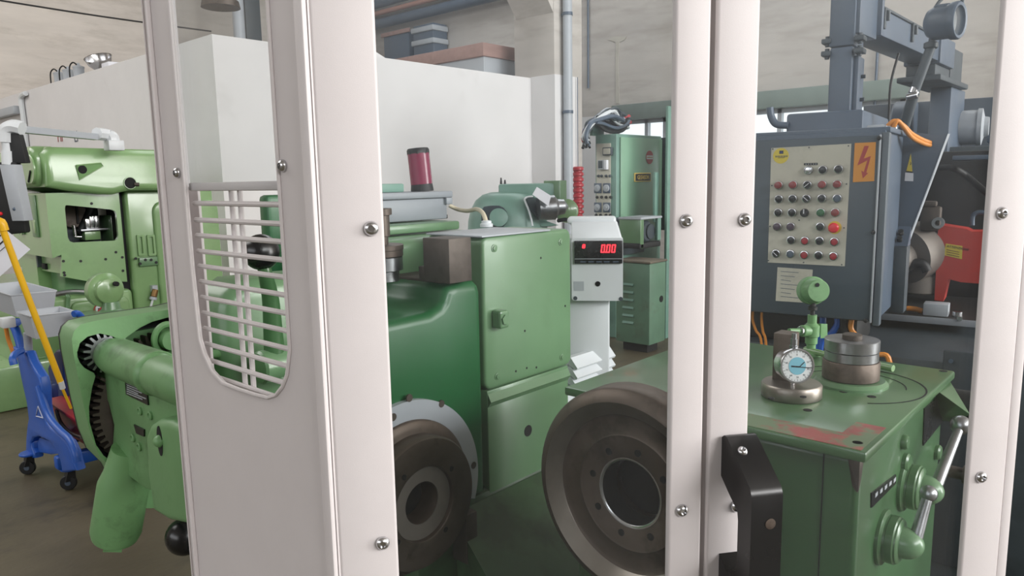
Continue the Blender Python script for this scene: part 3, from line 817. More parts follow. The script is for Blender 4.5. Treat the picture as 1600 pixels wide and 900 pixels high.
MB().cyl((c.x, YS, c.z), (c.x, YS - .055, c.z), .012, n=16).cyl((c.x, YS - .03, c.z), (c.x, YS - .045, c.z), .018, n=16).obj('feed_shaft', M['bsteel'], wh)
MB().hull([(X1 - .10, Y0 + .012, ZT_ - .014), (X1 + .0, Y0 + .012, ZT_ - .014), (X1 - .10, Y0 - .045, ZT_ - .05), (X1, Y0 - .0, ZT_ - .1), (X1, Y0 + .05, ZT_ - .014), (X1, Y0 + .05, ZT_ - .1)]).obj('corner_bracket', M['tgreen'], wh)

# ------------------------------------------------ change gear unit on the machine's left end, outside the guard
yg = 1.40; K = 1.17
G = lambda px, py, y=yg: (lambda p: (p.x, p.z))(W.y(px, py, y))
KP = lambda pr: [(r * K, h * K) for r, h in pr]
gu = bpy.data.objects.new('gear_unit', None); COL.objects.link(gu); gu.parent = gm
gcx, gcz = G(268, 628); gr = .5 * ((V(G(143, 640)) - V((gcx, gcz))).length + (V(G(200, 530)) - V((gcx, gcz))).length)
outer = [G(*p) for p in ((112, 530), (116, 517), (126, 507), (150, 501), (200, 493), (262, 484))]
outer += [(gcx + (gr + .055 * K) * cos(rad(a)), gcz + (gr + .05 * K) * sin(rad(a))) for a in range(66, -125, -12)]
outer += [G(*p) for p in ((178, 735), (155, 712), (142, 680), (131, 635), (121, 585), (115, 555))]
hole = [G(*p) for p in ((120.6, 550), (125, 536), (137, 526), (156, 521), (175, 525), (187, 531), (195, 529), (206, 521), (219, 512), (237, 503), (262, 496))]
hole += [(gcx + (gr + .014 * K) * cos(rad(a)), gcz + (gr + .014 * K) * sin(rad(a))) for a in range(75, -130, -9)]
hole += [G(*p) for p in ((176, 722), (162, 712), (150, 695), (140, 660), (139, 636), (144, 605), (149, 588), (147, 583), (132, 575), (125, 567), (121, 558))]
MB().ext(outer, 1, yg, yg + .055 * K, holes=[hole]).obj('gear_housing', M['ggreen'], gu, ang=35)
MB().ext(outer, 1, yg + .053 * K, yg + .06 * K).obj('housing_back', M['mblack'], gu)


def gear(cx, cz, r, n, y0, y1, bore, m, nm):
    ol = []
    for k in range(n):
        for f, rr_ in ((0, r - .010 * K), (.22, r - .010 * K), (.36, r), (.62, r), (.78, r - .010 * K)):
            a = 2 * pi * (k + f) / n
            ol.append((cx + rr_ * cos(a), cz + rr_ * sin(a)))
    return MB().ext(ol, 1, y0, y1, holes=[circ(cx, cz, bore, 40)]).obj(nm, m, gu, ang=25)


gr_o = gr; gr = gr - .009
gear(gcx, gcz, gr, 64, yg + .006, yg + .030, gr - .032 * K, M['bsteel'], 'large_gear')
MB().lathe([(gr - .031, .0), (gr - .031, .012), (.06, .02), (.055, .035), (.0, .035)], (gcx, yg + .03, gcz), (0, -1, 0), 48).obj('gear_web', M['ggreen'], gu)
pcx, pcz = G(168, 550)
gear(pcx, pcz, .0325 * K, 18, yg + .004, yg + .032, .012, M['steel'], 'pinion')
# shaft housing running towards the guard, with plate and hanging tube
MB().lathe(KP([(.020, -.02), (.0245, -.012), (.0255, .004), (.0275, .012), (.029, .03), (.030, .17)]), (pcx + .006, yg, pcz - .006), (0, -1, 0), 28).obj('shaft_housing', M['ggreen'], gu)
MB().lathe(KP([(.031, .165), (.031, .17), (.027, .176), (.029, .19), (.029, .29), (.024, .3)]), (pcx + .004, yg, pcz - .008), (0, -1, 0), 28).obj('shaft_cap', M['ggreen'], gu)
xp = pcx + .008
H_ = lambda px, py, x=xp: (lambda p: (p.y, p.z))(W.x(px, py, x))
MB().pillow([H_(*p) for p in ((160, 575), (182, 628), (190, 660), (187, 700), (176, 730), (215, 742), (240, 760), (330, 790), (330, 610), (260, 585))], 0, xp - .014, xp + .02, .004, 2).obj('bracket_plate', M['ggreen'], gu)
ap = MB().ext([H_(*p, xp - .015) for p in ((195.5, 585.5), (229.5, 600), (232.5, 633), (198, 616))], 0, xp - .0165, xp - .0135).obj('name_plate', M['black'], gu)
for k in range(8):
    t = .12 + .105 * k
    a = V((0, *H_(198, 587 + 31 * t, xp - .0168))); b_ = V((0, *H_(226 + 3 * t - (k % 3) * 6, 599 + 31 * t - (k % 3) * 2.2, xp - .0168)))
    MB().hull([(xp - .0172, a.y, a.z), (xp - .0172, b_.y, b_.z), (xp - .0172, a.y, a.z - .0016), (xp - .0172, b_.y, b_.z - .0016), (xp - .0164, a.y, a.z), (xp - .0164, b_.y, b_.z), (xp - .0164, a.y, a.z - .0016), (xp - .0164, b_.y, b_.z - .0016)]).obj('plate_line', M['lgrey'], ap)
MB().ext([H_(*p, xp - .015) for p in ((210, 663), (226, 671), (226, 682), (214, 677))], 0, xp - .0165, xp - .0135).obj('name_plate', M['black'], gu)
for px, py in ((220, 642), (236, 649), (209, 684), (219, 698)):
    p = W.x(px, py, xp - .014)
    MB().lathe([(.0075, 0), (.0075, .003), (.005, .004), (.004, .002), (.0, .002)], p, (-1, 0, 0), 14).obj('bolt', M['ggreen'], gu)
t0_, t1_ = W.x(203, 700, xp - .0), W.x(180, 838, xp - .02)
d = (t1_ - t0_); L_ = d.length
MB().lathe([(.026 * K, 0), (.032 * K, .045 * K), (.0375 * K, .065 * K), (.0375 * K, L_ - .014), (.034 * K, L_), (.0, L_)], t0_, d, 32).obj('hanging_tube', M['ggreen'], gu)
e = t1_ + d.normalized() * .0
MB().lathe([(.019 * K, 0), (.019 * K, .02 * K)], e, d, 4, a0=.5).obj('tube_square', M['ggreen'], gu)
xb_ = xp - .04
MB().pillow([H_(*p, xb_) for p in ((226, 680), (232, 664), (244, 656), (262, 658), (330, 690), (330, 830), (262, 815), (238, 800), (229, 740))], 0, xb_, xp, .012, 4).obj('lower_body', M['ggreen'], gu)
p = W.x(250, 689, xb_)
MB().ext([(p.y + .009 * cos(t), p.z + .024 * sin(t)) for t in [2 * pi * k / 24 for k in range(24)]], 0, xb_ - .0008, xb_ + .002).obj('slot', M['dark'], gu)
MB().ball((xb_, p.y, p.z), .010, 14).obj('slot_bolt', M['ggreen'], gu)
bl = W.d(289, 838, 1.22)
lv2 = MB().tube([bl, bl + V((.03, .02, .03)), (xp + .0, H_(300, 790)[0], H_(300, 790)[1])], .009, n=10).obj('handle_rod', M['steel'], gu)
MB().ball(bl, .033, 28).obj('ball_knob', M['black'], gu)
a = W.y(262, 530, yg - .03)
MB().tube([(a.x + .024 * cos(2 * pi * k / 16), yg - .03, a.z + .028 * sin(2 * pi * k / 16)) for k in range(16)], .006, n=8, smooth=2, closed=True).cyl((a.x, yg + .0, a.z), (a.x, yg - .05, a.z), .018, n=20).cyl((a.x - .02, yg - .03, a.z - .03), (a.x + .08, yg - .11, a.z - .03), .008, n=12).obj('adjuster_boss', M['ggreen'], gu)
MB().hull([(xp, yg + .05, pcz - .1), (.86, yg + .05, pcz - .1), (xp, yg + .12, pcz - .1), (.86, yg + .12, pcz - .1), (xp, yg + .05, pcz + .02), (.86, yg + .05, pcz + .02), (xp, yg + .12, pcz + .02), (.86, yg + .12, pcz + .02)]).obj('support_arm', M['ggreen'], gu)
MB().box(xp + .01, xp + .14, yg + .06, yg + .2, .0, pcz - .06, b=.015).obj('support_leg', M['ggreen'], gu) if False else None

# ---------------------------------------------------------------- things on the left headstock
ZH = 1.3265
b0, b1, b2 = W.z(703, 444, ZH), W.z(725, 437, ZH), W.z(664, 439, ZH)
bx1, by1 = b1.x, max(b2.y, b0.y + .045)
f_ = b0.x * cos(HEAD) + b0.y * sin(HEAD)
bh = 71 / FPX * f_
t = root('steel_block', 'dark square steel block standing on the green headstock', 'block')
B(b0.x, bx1, b0.y, by1, ZH, ZH + bh, b=.002).obj('block_body', M['bsteel'], t)
B(b0.x + .004, bx1 - .01, by1 - .0, by1 + .022, ZH, ZH + bh * .33, b=.002).obj('block_foot', M['bsteel'], t)
rc = W.z(613, 441, ZH); rc.y += .035
kx = (rc.x * cos(HEAD) + rc.y * sin(HEAD)) / FPX
t = root('ring_arbor', 'upright spindle with stacked bright steel rings behind the guard post', 'spindle')
rc = V((rc.x, rc.y, ZH))
LA = lambda prof, n=40: MB().lathe([(r * kx, h * kx) for r, h in prof], rc, (0, 0, 1), n)
LA([(26, 0), (27, 1), (27, 16), (26, 17), (0, 17)]).obj('lower_ring', M['steel'], t)
LA([(30, 17), (33, 18), (33, 38), (31, 39), (0, 39)]).obj('middle_ring', M['steel'], t)
LA([(32, 39), (34, 40), (34, 49), (0, 49)]).obj('upper_ring', M['dsteel'], t)
LA([(34, 49), (35, 50), (35, 57), (33, 58), (0, 58)]).obj('flange', M['dsteel'], t)
LA([(12, 58), (12, 70), (15, 71), (15, 103), (19, 104), (19, 113), (18, 114), (0, 114)]).obj('spindle_nose', M['dsteel'], t)
# junction box with the beacon on it
yj = 1.56
a, b_ = W.y(560, 298, yj), W.y(708, 298, yj)
lz0, lz1 = W.y(700, 308.5, yj).z, W.y(700, 298.5, yj).z
t = root('junction_box', 'pale grey junction box on the green machine below the red beacon', 'box')
bz0 = pz1 + .003
xr2 = W.y(702, 320, yj).x
B(a.x + .02, xr2, yj + .008, yj + .17, bz0, lz0, b=.006).obj('box_body', M['boxgrey'], t)
B(a.x, b_.x, yj, yj + .18, lz0, lz1, b=.004).obj('box_lid', M['boxgrey'], t)
B(xr2 - .012, b_.x - .004, yj - .002, yj + .02, lz0 - .02, lz0, b=.003).obj('lid_latch', M['boxgrey'], t)
B(xr2 - .002, xr2 + .012, yj + .02, yj + .05, bz0, bz0 + .012, b=.002).obj('foot', M['mblack'], t)
a = W.y(632, 300, yj + .05)
tag(B(a.x - .2, a.x, yj + .05, yj + .13, lz1, lz1 + .024, b=.004).obj('cable_tray', M['bgreen']), 'small green cable tray on the junction box beside the beacon', 'tray')
bc = W.y(660, 299, yj + .07); bc.z = lz1
kb = (bc.x * cos(HEAD) + bc.y * sin(HEAD)) / FPX
t = root('beacon', 'red warning beacon with dark cap leaning on the grey junction box', 'lamp')
tl = V((-.050, .056, 1)).normalized()
LB = lambda prof, n=10: MB().lathe([(r * kb, h * kb) for r, h in prof], bc, tl, n)
LB([(17.6, -.3), (17.6, 3), (16.6, 11), (0, 11)], 16).obj('base', M['mblack'], t)
LB([(16.8, 11), (16.8, 58), (0, 58)], 16).obj('lens', M['lamp'], t)
LB([(17.2, 57), (17.2, 63), (15.5, 66), (0, 67)], 8).obj('cap', M['mblack'], t)
LB([(3, 30), (5, 34), (5, 44), (3, 48), (0, 48)], 10)
e = bc + tl * 16 * kb
MB().hull([e + V((-.012, -.0262, -.0)), e + V((.006, -.0262, 0)), e + V((-.012, -.0262, .022)), e + V((.006, -.0262, .022)), e + V((-.012, -.02, .0)), e + V((.006, -.02, .022))]).obj('rating_label', M['boxgrey'], t)
# beige hose to the drive cover
pts = [W.y(702, 321, yj + .08), W.y(715, 327, yj + .06), W.y(730, 329.5, yj), W.y(745, 327, 1.48), W.y(755, 334, 1.42), W.y(760, 349, 1.40)]
t = root('conduit_hose', 'beige flexible hose from grey junction box to drive cover', 'hose')
MB().tube(pts, .0062, n=10).obj('hose_run', M['beige'], t)
MB().lathe([(.018, 0), (.018, .008), (.014, .01), (.014, .016), (.007, .018)], (pts[-1].x, pts[-1].y, zc1 + .004), (0, 0, 1), 14).obj('gland', M['white'], t)

# ---------------------------------------------------------------- digital readout on its white column
FR = Fr(0, 0, -56)
qd = FR.d(935, 440, 2.12)
yR = qd.y
R_ = lambda px, py, y=None: FR.y(px, py, yR if y is None else y)
t = root('digital_readout', 'white digital readout with red digits on a white column', 'display', FR)
a, b_ = R_(893, 400), R_(973.5, 400)
zr0, zr1 = R_(935, 470).z, R_(935, 372).z
MB().ext(rr(a.x, b_.x, zr0, zr1, .008, 4), 1, yR, yR + .05).obj('case', M['white'], t)
MB().hull([(a.x, yR + .001, zr1 - .01), (b_.x, yR + .001, zr1 - .01), (a.x - .004, yR + .05, zr1 + .045), (b_.x - .018, yR + .05, zr1 + .045), (a.x - .004, yR + .12, zr1 + .045), (b_.x - .018, yR + .12, zr1 + .045), (a.x, yR + .12, zr1 - .1), (b_.x, yR + .12, zr1 - .1)], b=.006).obj('top_cover', M['white'], t)
B(a.x - .016, b_.x - .02, yR + .06, yR + .13, zr1 + .036, zr1 + .058, b=.009, seg=3).obj('cover_rim', M['white'], t)
d0, d1 = R_(897.5, 405), R_(972.5, 405)
dz1, dz0 = R_(935, 376).z, R_(935, 411.5).z
dp = B(d0.x, d1.x, yR - .008, yR + .002, dz0, dz1, b=.002).obj('display_panel', M['black'], t)
zz = R_(930, 404).z
B(d0.x + .001, d1.x - .001, yR - .0086, yR - .0078, zz - .0008, zz + .0008).obj('panel_line', M['lgrey'], dp)
for px in (911, 923.5, 936, 948, 962):
    p = R_(px, 409, yR - .008)
    B(p.x - .008, p.x + .008, yR - .0088, yR - .0078, p.z - .0016, p.z + .0014).obj('key', M['grey'], dp)
sg = lambda o, x, z, w, h: o.hull([(x - w / 2 + (z - dz0) * .12 + s * h * .06, y, z + s * h / 2) for y in (yR - .0092, yR - .008) for s in (-1, 1)] + [(x + w / 2 + (z - dz0) * .12 + s * h * .06, y, z + s * h / 2) for y in (yR - .0092, yR - .008) for s in (-1, 1)])
p0, p1 = R_(936.5, 388), R_(961, 388)
zc_ = .5 * (R_(948, 381.5).z + R_(948, 394.5).z); hh = abs(R_(948, 381.5).z - R_(948, 394.5).z)
wd = (p1.x - p0.x) / 3 * .74
for k in range(3):
    x = p0.x + (p1.x - p0.x) * (k + .5) / 3 - .002
    o = MB(); th = hh * .13
    for s in (-1, 1):
        sg(o, x, zc_ + s * (hh / 2 - th / 2), wd, th)
        for w in (-1, 1): sg(o, x + w * (wd / 2 - th / 2), zc_ + s * hh * .22, th * 1.25, hh * .40)
    o.obj('digit', M['led'], dp)
    if k < 1: sg(MB(), x + wd * .72, zc_ - hh / 2 + th / 2, th, th).obj('digit_point', M['led'], dp)
p = R_(909, 384.5)
o = MB(); 
for s in (-1, 1): sg(o, p.x, p.z + s * hh * .18, wd * .62, th); sg(o, p.x + s * wd * .25, p.z, th, hh * .4)
sg(o, p.x, p.z, wd * .5, th).obj('digit', M['led'], dp)
p = R_(934, 443.5)
CY_((p.x, yR - .001, p.z), (p.x, yR + .004, p.z), .0078, n=20).obj('socket', M['black'], t)
p = R_(905, 447)
MB().ext(rr(p.x - .016, p.x + .014, p.z - .014, p.z + .014, .001, 2), 1, yR - .0006, yR + .001).obj('type_label', M['lgrey'], t)
for px, py in ((899, 466), (970, 467)):
    p = R_(px, py)
    CY_((p.x, yR - .001, p.z), (p.x, yR + .003, p.z), .006, n=14).obj('corner_screw', M['dgrey'], t)
a, b_ = R_(880, 540, yR + .03), R_(952, 540, yR + .03)
B(a.x, b_.x, yR + .03, yR + .16, .0, zr1, b=.006).obj('column', M['white'], t)
# white louvre cover at the foot of the column, square to the machine
yl = 1.25
t2 = root('louvre_cover', 'white louvred cover at the foot of the readout column', 'cover')
lx0, lx1 = W.y(897, 582, yl).x, W.y(957, 570, yl).x
B(lx0 - .03, lx1 - .03, yl + .03, yl + .12, .0, W.y(897, 567, yl + .03).z, b=.003).obj('cover_body', M['white'], t2)
for py in (569, 584, 599):
    z = W.y(905, py, yl).z
    MB().hull([(lx0, yl + .032, z + .022), (lx1, yl + .032, z + .022), (lx0, yl + .012, z + .022), (lx1, yl + .012, z + .022), (lx0, yl - .012, z - .006), (lx1, yl - .012, z - .006), (lx0, yl - .008, z - .012), (lx1, yl - .008, z - .012), (lx0, yl + .032, z + .006), (lx1, yl + .032, z + .006)]).obj('louvre', M['white'], t2)

# ---------------------------------------------------------------- things on the right table
t = root('ring_stack', 'stack of steel rings with a brown centre knob on the green table', 'rings')
sc = V((SC.x, SC.y, ZT_ + .0105))
LS = lambda prof: MB().lathe([(r * .97, h * .93) for r, h in prof], sc, (0, 0, 1), 48)
LS([(.047, 0), (.0485, .0015), (.0485, .034), (.047, .036), (.0, .036)]).obj('lower_ring', M['dsteel'], t)
LS([(.0445, .036), (.0455, .037), (.0455, .053), (.044, .054), (.0, .054)]).obj('middle_ring', M['steel'], t)
LS([(.0455, .0545), (.0465, .0555), (.0465, .075), (.0455, .076), (.0, .076)]).obj('upper_ring', M['steel'], t)
LS([(.017, .076), (.017, .084), (.015, .0855), (.0, .0855)]).obj('centre_knob', M['bsteel'], t)
t = root('dial_stand', 'dark steel stand with round white dial gauge on the green table', 'gauge stand')
dc_ = W.z(1236, 619, ZT_)
MB().lathe([(.047, 0), (.0485, .002), (.0485, .021), (.046, .024), (.0, .024)], (dc_.x, dc_.y, ZT_ + .0005), (0, 0, 1), 48).obj('base_disc', M['dial_base'], t)
nrm = V((-.69, -.715, .12)).normalized()
gc = W.d(1244.5, 571.5, dc_.x * cos(HEAD) + dc_.y * sin(HEAD) - .028)
cp = gc - nrm * .045
a, b_ = W.x(1207, 560, dc_.x - .002), W.x(1240, 560, dc_.x - .002)
zt2 = W.x(1222, 521, dc_.x).z
B(dc_.x - .002, dc_.x + .032, b_.y + .004, a.y, ZT_ + .02, zt2, b=.002).obj('column', M['dsteel'], t)
gg = MB().lathe([(.020, -.03), (.026, -.028), (.0265, -.010), (.029, -.008), (.0292, .003), (.0285, .0045), (.026, .0045), (.0258, .002), (.0, .002)], gc, nrm, 48).obj('dial_gauge', M['chrome'], t)
MB().lathe([(.0257, .0021), (.0257, .0028), (.0, .0028)], gc, nrm, 40).obj('dial_face', M['dial'], gg)
MB().lathe([(.0145, .0028), (.0145, .0032), (.0, .0032)], gc, nrm, 32).obj('dial_centre', M['dialblue'], gg)
rt = V((-nrm.y, nrm.x, 0)).normalized(); upv = nrm.cross(rt); 
if upv.z < 0: upv = -upv
if rt.cross(upv).dot(nrm) < 0: rt = -rt
def disc_bar(o, u0, v0, u1, v1, w, d0=.0032, d1=.0038):
    p0, p1 = V((u0, v0)), V((u1, v1)); n2 = V((-(p1 - p0).y, (p1 - p0).x)).normalized() * w / 2
    o.hull([gc + rt * q[0] + upv * q[1] + nrm * h for q in (p0 + n2, p0 - n2, p1 + n2, p1 - n2) for h in (d0, d1)])
for k in range(30):
    a = 2 * pi * k / 30; r0 = .0215 if k % 3 == 0 else .023
    o = MB(); disc_bar(o, r0 * sin(a), r0 * cos(a), .0248 * sin(a), .0248 * cos(a), .0006, .0028, .0031); o.obj('scale_mark', M['dgrey'], gg)
o = MB(); disc_bar(o, -.009, -.0005, .024, -.004, .0013); disc_bar(o, .004, -.001, .012, .006, .0012); disc_bar(o, -.010, .0, .004, -.0015, .0022); o.obj('pointer', M['ink'], gg)
for k in range(10):
    a = 2 * pi * k / 10
    lettering(gg, 'scale_number', str(k * 10), .0042, gc + rt * (.0185 * sin(a)) + upv * (.0185 * cos(a) - .0015) + nrm * .0029, rt, upv, M['dgrey'], .0001, 'CENTER')
MB().cyl(gc + V((0, 0, .026)) - nrm * .012, gc + V((0, 0, .033)) - nrm * .012, .007, n=14).cyl(gc + V((0, 0, .033)) - nrm * .012, gc + V((0, 0, .044)) - nrm * .012, .0055, n=14).cyl(gc + V((0, 0, .044)) - nrm * .012, gc + V((0, 0, .053)) - nrm * .012, .004, n=12).obj('stem', M['steel'], gg)
ft = gc - nrm * .012
MB().cyl(ft + V((0, 0, -.026)), ft + V((0, 0, -.033)), .0035, n=12).cyl(ft + V((0, 0, -.033)), (ft.x, ft.y, ZT_ + .0247), .002, n=10).obj('plunger', M['chrome'], gg)
for px, py, r in ((1255, 620, .005), (1205, 622, .005)):
    p = W.z(px, py, ZT_ + .0247)
    CY_((p.x, p.y, ZT_ + .024), (p.x, p.y, ZT_ + .0252), r, n=14).obj('bolt_hole', M['dark'], t)
# oil sight valve at the table's back edge
def sight_valve(vb, k, lab, axis=V((-.70, -.66, .12)), arm=True, name='sight_valve'):
    t = root(name, lab, 'valve')
    up = V((0, 0, 1)); ax = axis.normalized()
    P = lambda pr: [(r * k, h * k) for r, h in pr]
    MB().lathe(P([(.03, 0), (.03, .008), (.012, .012), (.012, .03), (.016, .032), (.016, .05), (.02, .052), (.02, .08), (.016, .084), (.012, .088), (.012, .11)]), vb, up, 20).obj('valve_body', M['ggreen'], t)
    MB().lathe(P([(.006, .11), (.006, .122), (.012, .124), (.012, .132), (.008, .134), (.008, .15)]), vb, up, 14).obj('neck', M['mblack'], t)
    c = vb + up * .176 * k
    MB().lathe(P([(.034, -.022), (.038, -.020), (.038, .0), (.0345, .002), (.0335, .012), (.0315, .016), (.030, .030), (.028, .032), (.0, .032)]), c, ax, 40).obj('sight_pod', M['ggreen'], t)
    sx = V((-ax.y, ax.x, 0)).normalized()
    q = c + ax * .032 * k - sx * .004 * k + V((0, 0, .016 * k))
    MB().cyl(q, q + ax * .0006 * k, .0055 * k, n=16).obj('sight_hole', M['dark'], t)
    for s in (-1, 1):
        q = c + ax * .032 * k + sx * .02 * s * k - V((0, 0, .006 * k))
        MB().cyl(q, q + ax * .0006 * k, .0016 * k, n=8).obj('pin_hole', M['dark'], t)
    if arm:
        a0 = vb + up * .066 * k
        d = V((-.72, .0, -.2)).normalized()
        d = (W.d(1231, 517, (a0.x * cos(HEAD) + a0.y * sin(HEAD)) - .03) - a0).normalized()
        MB().cyl(a0 + d * .012 * k, a0 + d * .04 * k, .0155 * k, n=18, b=.002).obj('valve_socket', M['ggreen'], t)
        MB().cyl(a0 + d * .036 * k, a0 + d * .046 * k, .012 * k, n=16, b=.001).obj('silver_nut', M['chrome'], t)
        MB().cyl(a0 + d * .046 * k, a0 + d * .085 * k, .0068 * k, n=14).obj('pipe_stub', M['ggreen'], t)
        MB().hull([a0 + V((.012, -.02, .02)) * k, a0 + V((.03, -.03, .018)) * k, a0 + V((.03, -.032, -.02)) * k, a0 + V((.012, -.02, -.02)) * k, a0 + V((.012, -.012, .02)) * k, a0 + V((.03, -.02, -.02)) * k]).obj('valve_wing', M['ggreen'], t)
    return t
vb = W.z(1270, 553, ZT_); vb.x -= .012; vb.z = ZT_ + .0005
kv = (W.d(1270, 500, 1).z - W.d(1270, 550, 1).z)
dv = vb.x * cos(HEAD) + vb.y * sin(HEAD)
sight_valve(vb, (102 / FPX * dv) / .176 * 1.02, 'round green oil sight valve with silver pipe nut at the back of the table')
# low green pipe along the table's back edge
p0, p1, p2 = W.z(1258, 546, ZT_ + .010), W.z(1300, 556, ZT_ + .010), W.z(1398, 574, ZT_ + .010)
p3, p4_ = W.z(1440, 561, ZT_ + .0), W.z(1360, 545, ZT_)
tag(MB().tube([p0, p1, W.z(1330, 562, ZT_ + .010), p2 - V((.01, 0, 0))], .0065, n=12).obj('oil_pipe', M['lgreen']), 'green oil pipe lying along the back edge of the table', 'pipe')

# ---------------------------------------------------------------- grey control cabinet and the grey grinding machine behind it
FG = Fr(0, 0, 7)
gcn = FG.d(1366, 507, 2.1)
GX, GY, GZ0 = gcn.x, gcn.y, gcn.z
GZ1 = FG.x(1370, 209, GX).z
g3 = lambda px, py, dx=0.0: FG.x(px, py, GX + dx)
def gplate(mb, pts, d0, d1):
    """outline on the cabinet's front face"""
    return mb.ext([(g3(*p).y, g3(*p).z) for p in pts], 0, GX + d0, GX + d1)
cb = root('control_cabinet', 'blue grey control cabinet with rows of push buttons and an orange voltage sign', 'cabinet', FG)
B(GX + .012, GX + .36, GY - .002, GY + .47, GZ0 + .004, GZ1 + .012, b=.006).obj('cabinet_body', M['grey'], cb)
B(GX, GX + .011, GY + .012, GY + .46, GZ0 + .008, GZ1 - .004, b=.003).obj('cabinet_door', M['dgrey'] if False else mat('cabinet_door_paint', '454f58', .42, var=.06, vs=4, dirt='48525a', da=.5, ds=5), cb)
B(GX - .004, GX + .002, GY + .008, GY + .013, GZ0 + .004, GZ1 - .002, b=.001).obj('door_bead', M['lgrey'], cb)
B(GX + .006, GX + .04, GY - .012, GY + .008, GZ0 - .006, GZ1 + .004, b=.004).obj('corner_rail', mat('rail_paint', '59626a', .45), cb)
B(GX + .02, GX + .36, GY - .012, GY + .47, GZ1 + .004, GZ1 + .02, b=.004).obj('cabinet_top', M['grey'], cb)
for px, py in ((1374, 216), (1365, 363), (1353, 501)):
    p = g3(px, py)
    MB().lathe([(.0065, 0), (.006, .004), (.003, .006), (.0, .006)], (GX - .001, p.y, p.z), (-1, 0, 0), 12).obj('door_screw', M['mblack'], cb)
plt = gplate(MB(), [(1205.5, 231.4), (1330.5, 224.5), (1320, 416), (1200, 410)], -.0025, .001).obj('control_plate', M['plate'], cb)
for px, py in ((1208, 233), (1264.5, 230.5), (1326, 228), (1206.5, 290), (1323, 287.5), (1203.5, 353.5), (1319, 356), (1201, 407), (1256, 410), (1315.5, 413.5), (1249, 344)):
    p = g3(px, py)
    CY_((GX - .0024, p.y, p.z), (GX - .0034, p.y, p.z), .0022, n=8).obj('plate_screw', M['dgrey'], plt)
btn = dict(k='black', r='dred', R='brightred', g='lgrey', G='dgreen', p='purple', c='chrome', e='redp', y='grey')
rows_ = [((1264, 266, 'c'), (1286.5, 265.5, 'k'), (1311, 264.5, 'k')),
         ((1217.5, 289.5, 'rl'), (1240, 289, 'rl'), (1262.5, 289, 'ks1'), (1285.5, 288.5, 'rl'), (1309, 288, 'rl')),
         ((1218, 311, 'k'), (1239.5, 310.5, 'k'), (1261, 310.5, 'ks-1'), (1285, 310, 'k'), (1309, 310, 'y')),
         ((1217, 332, 'k'), (1238.5, 332, 'k'), (1257.5, 332.5, 'kn'), (1283.5, 332, 'Gl'), (1306, 332, 'rl')),
         ((1215.5, 354, 'pl'), (1236.5, 354, 'pl'), (1282.5, 354, 'k'), (1304.5, 355.5, 'R')),
         ((1237, 375, 'k'), (1258.5, 376, 'e'), (1281.5, 376, 'k'), (1304.5, 377.5, 'e')),
         ((1213.5, 396, 'ks-1'), (1236, 396.5, 'y'), (1257.5, 398, 'e'), (1280, 398.5, 'k'), (1303, 400, 'e'))]
for row in rows_:
    for px, py, c in row:
        p = g3(px, py); o = (GX - .0024, p.y, p.z); dr = (-1, 0, 0); cap = M[btn[c[0]]]
        if c[0] == 'R':
            CY_((GX - .0022, p.y, p.z), (GX - .003, p.y, p.z), .019, n=28).obj('stop_ring', M['sign_yellow'], cb)
            MB().lathe([(.010, 0), (.010, .010), (.0145, .013), (.0148, .018), (.011, .023), (.0, .0245)], o, dr, 24).obj('stop_button', cap, cb)
        elif c.endswith('n'):
            bz = MB().lathe([(.013, 0), (.012, .008), (.009, .012), (.0, .012)], o, dr, 16).obj('selector', cap, cb)
            B(GX - .0155, GX - .014, p.y - .0012, p.y + .0012, p.z - .002, p.z + .011).obj('selector_mark', M['paper'], bz)
        else:
            bz = cl([(.0105, 0), (.0135, 0), (.0135, .003), (.0125, .0085), (.0105, .009), (.0100, .004)], o, dr, 20).obj('button_bezel', M['chrome'], cb)
            if 'l' in c:
                MB().lathe([(.0100, .002), (.0112, .009), (.0108, .015), (.0085, .019), (.0, .020)], o, dr, 20).obj('pilot_lens', cap, bz)
            elif 's' in c:
                s = -1 if '-1' in c else 1
                MB().lathe([(.0100, .002), (.0100, .010), (.0, .010)], o, dr, 18).obj('selector_knob', cap, bz)
                v = V((0, -.75, .65 * s)).normalized(); n_ = V((0, -v.z, v.y))
                q = V(o) + V((-.010, 0, 0))
                MB().hull([q + v * a * .0098 + n_ * b_ * .0022 + V((-h, 0, 0)) for a in (-1, 1) for b_ in (-1, 1) for h in (0, .006)]).obj('selector_grip', cap, bz)
                MB().hull([q + v * a * .009 + n_ * b_ * .0009 + V((-h, 0, 0)) for a in (-1, 1) for b_ in (-1, 1) for h in (.006, .0066)]).obj('selector_mark', M['paper'], bz)
            else:
                MB().lathe([(.0102, .001), (.0102, .0066), (.0085, .0072), (.0, .0074)], o, dr, 20).obj('button_cap', cap, bz)
p0, p1 = g3(1256.5, 256.5), g3(1278, 255)
B(GX - .0032, GX - .002, p1.y, p0.y, p0.z - .0035, p0.z + .003).obj('tape_label', M['ink'], cb)
for k in range(5):
    y = p0.y + (p1.y - p0.y) * (.12 + .18 * k)
    B(GX - .0034, GX - .003, y - .003, y, p0.z - .0012, p0.z + .0008).obj('tape_letter', M['lgrey'], cb)
os_ = gplate(MB(), [(1335.7, 223.5), (1368.7, 222), (1366, 283), (1332.7, 284.7)], -.0015, .001).obj('voltage_sign', M['sign_orange'], cb)
gplate(MB(), [(1350.8, 228), (1358, 228), (1349.8, 247.8), (1361, 243.8), (1353.6, 270.2), (1357, 270), (1348.3, 278.8), (1346, 266.4), (1349.7, 269.1), (1355.4, 250.5), (1339.8, 258.5)], -.0019, -.001).obj('lightning_arrow', M['sign_red'], os_)
p = g3(1220.5, 243.5); rs = .0232
st = CY_((GX - .0022, p.y, p.z), (GX - .0030, p.y, p.z), rs, n=36).obj('round_sticker', M['sign_yellow'], cb)
q = g3(1221.3, 238)
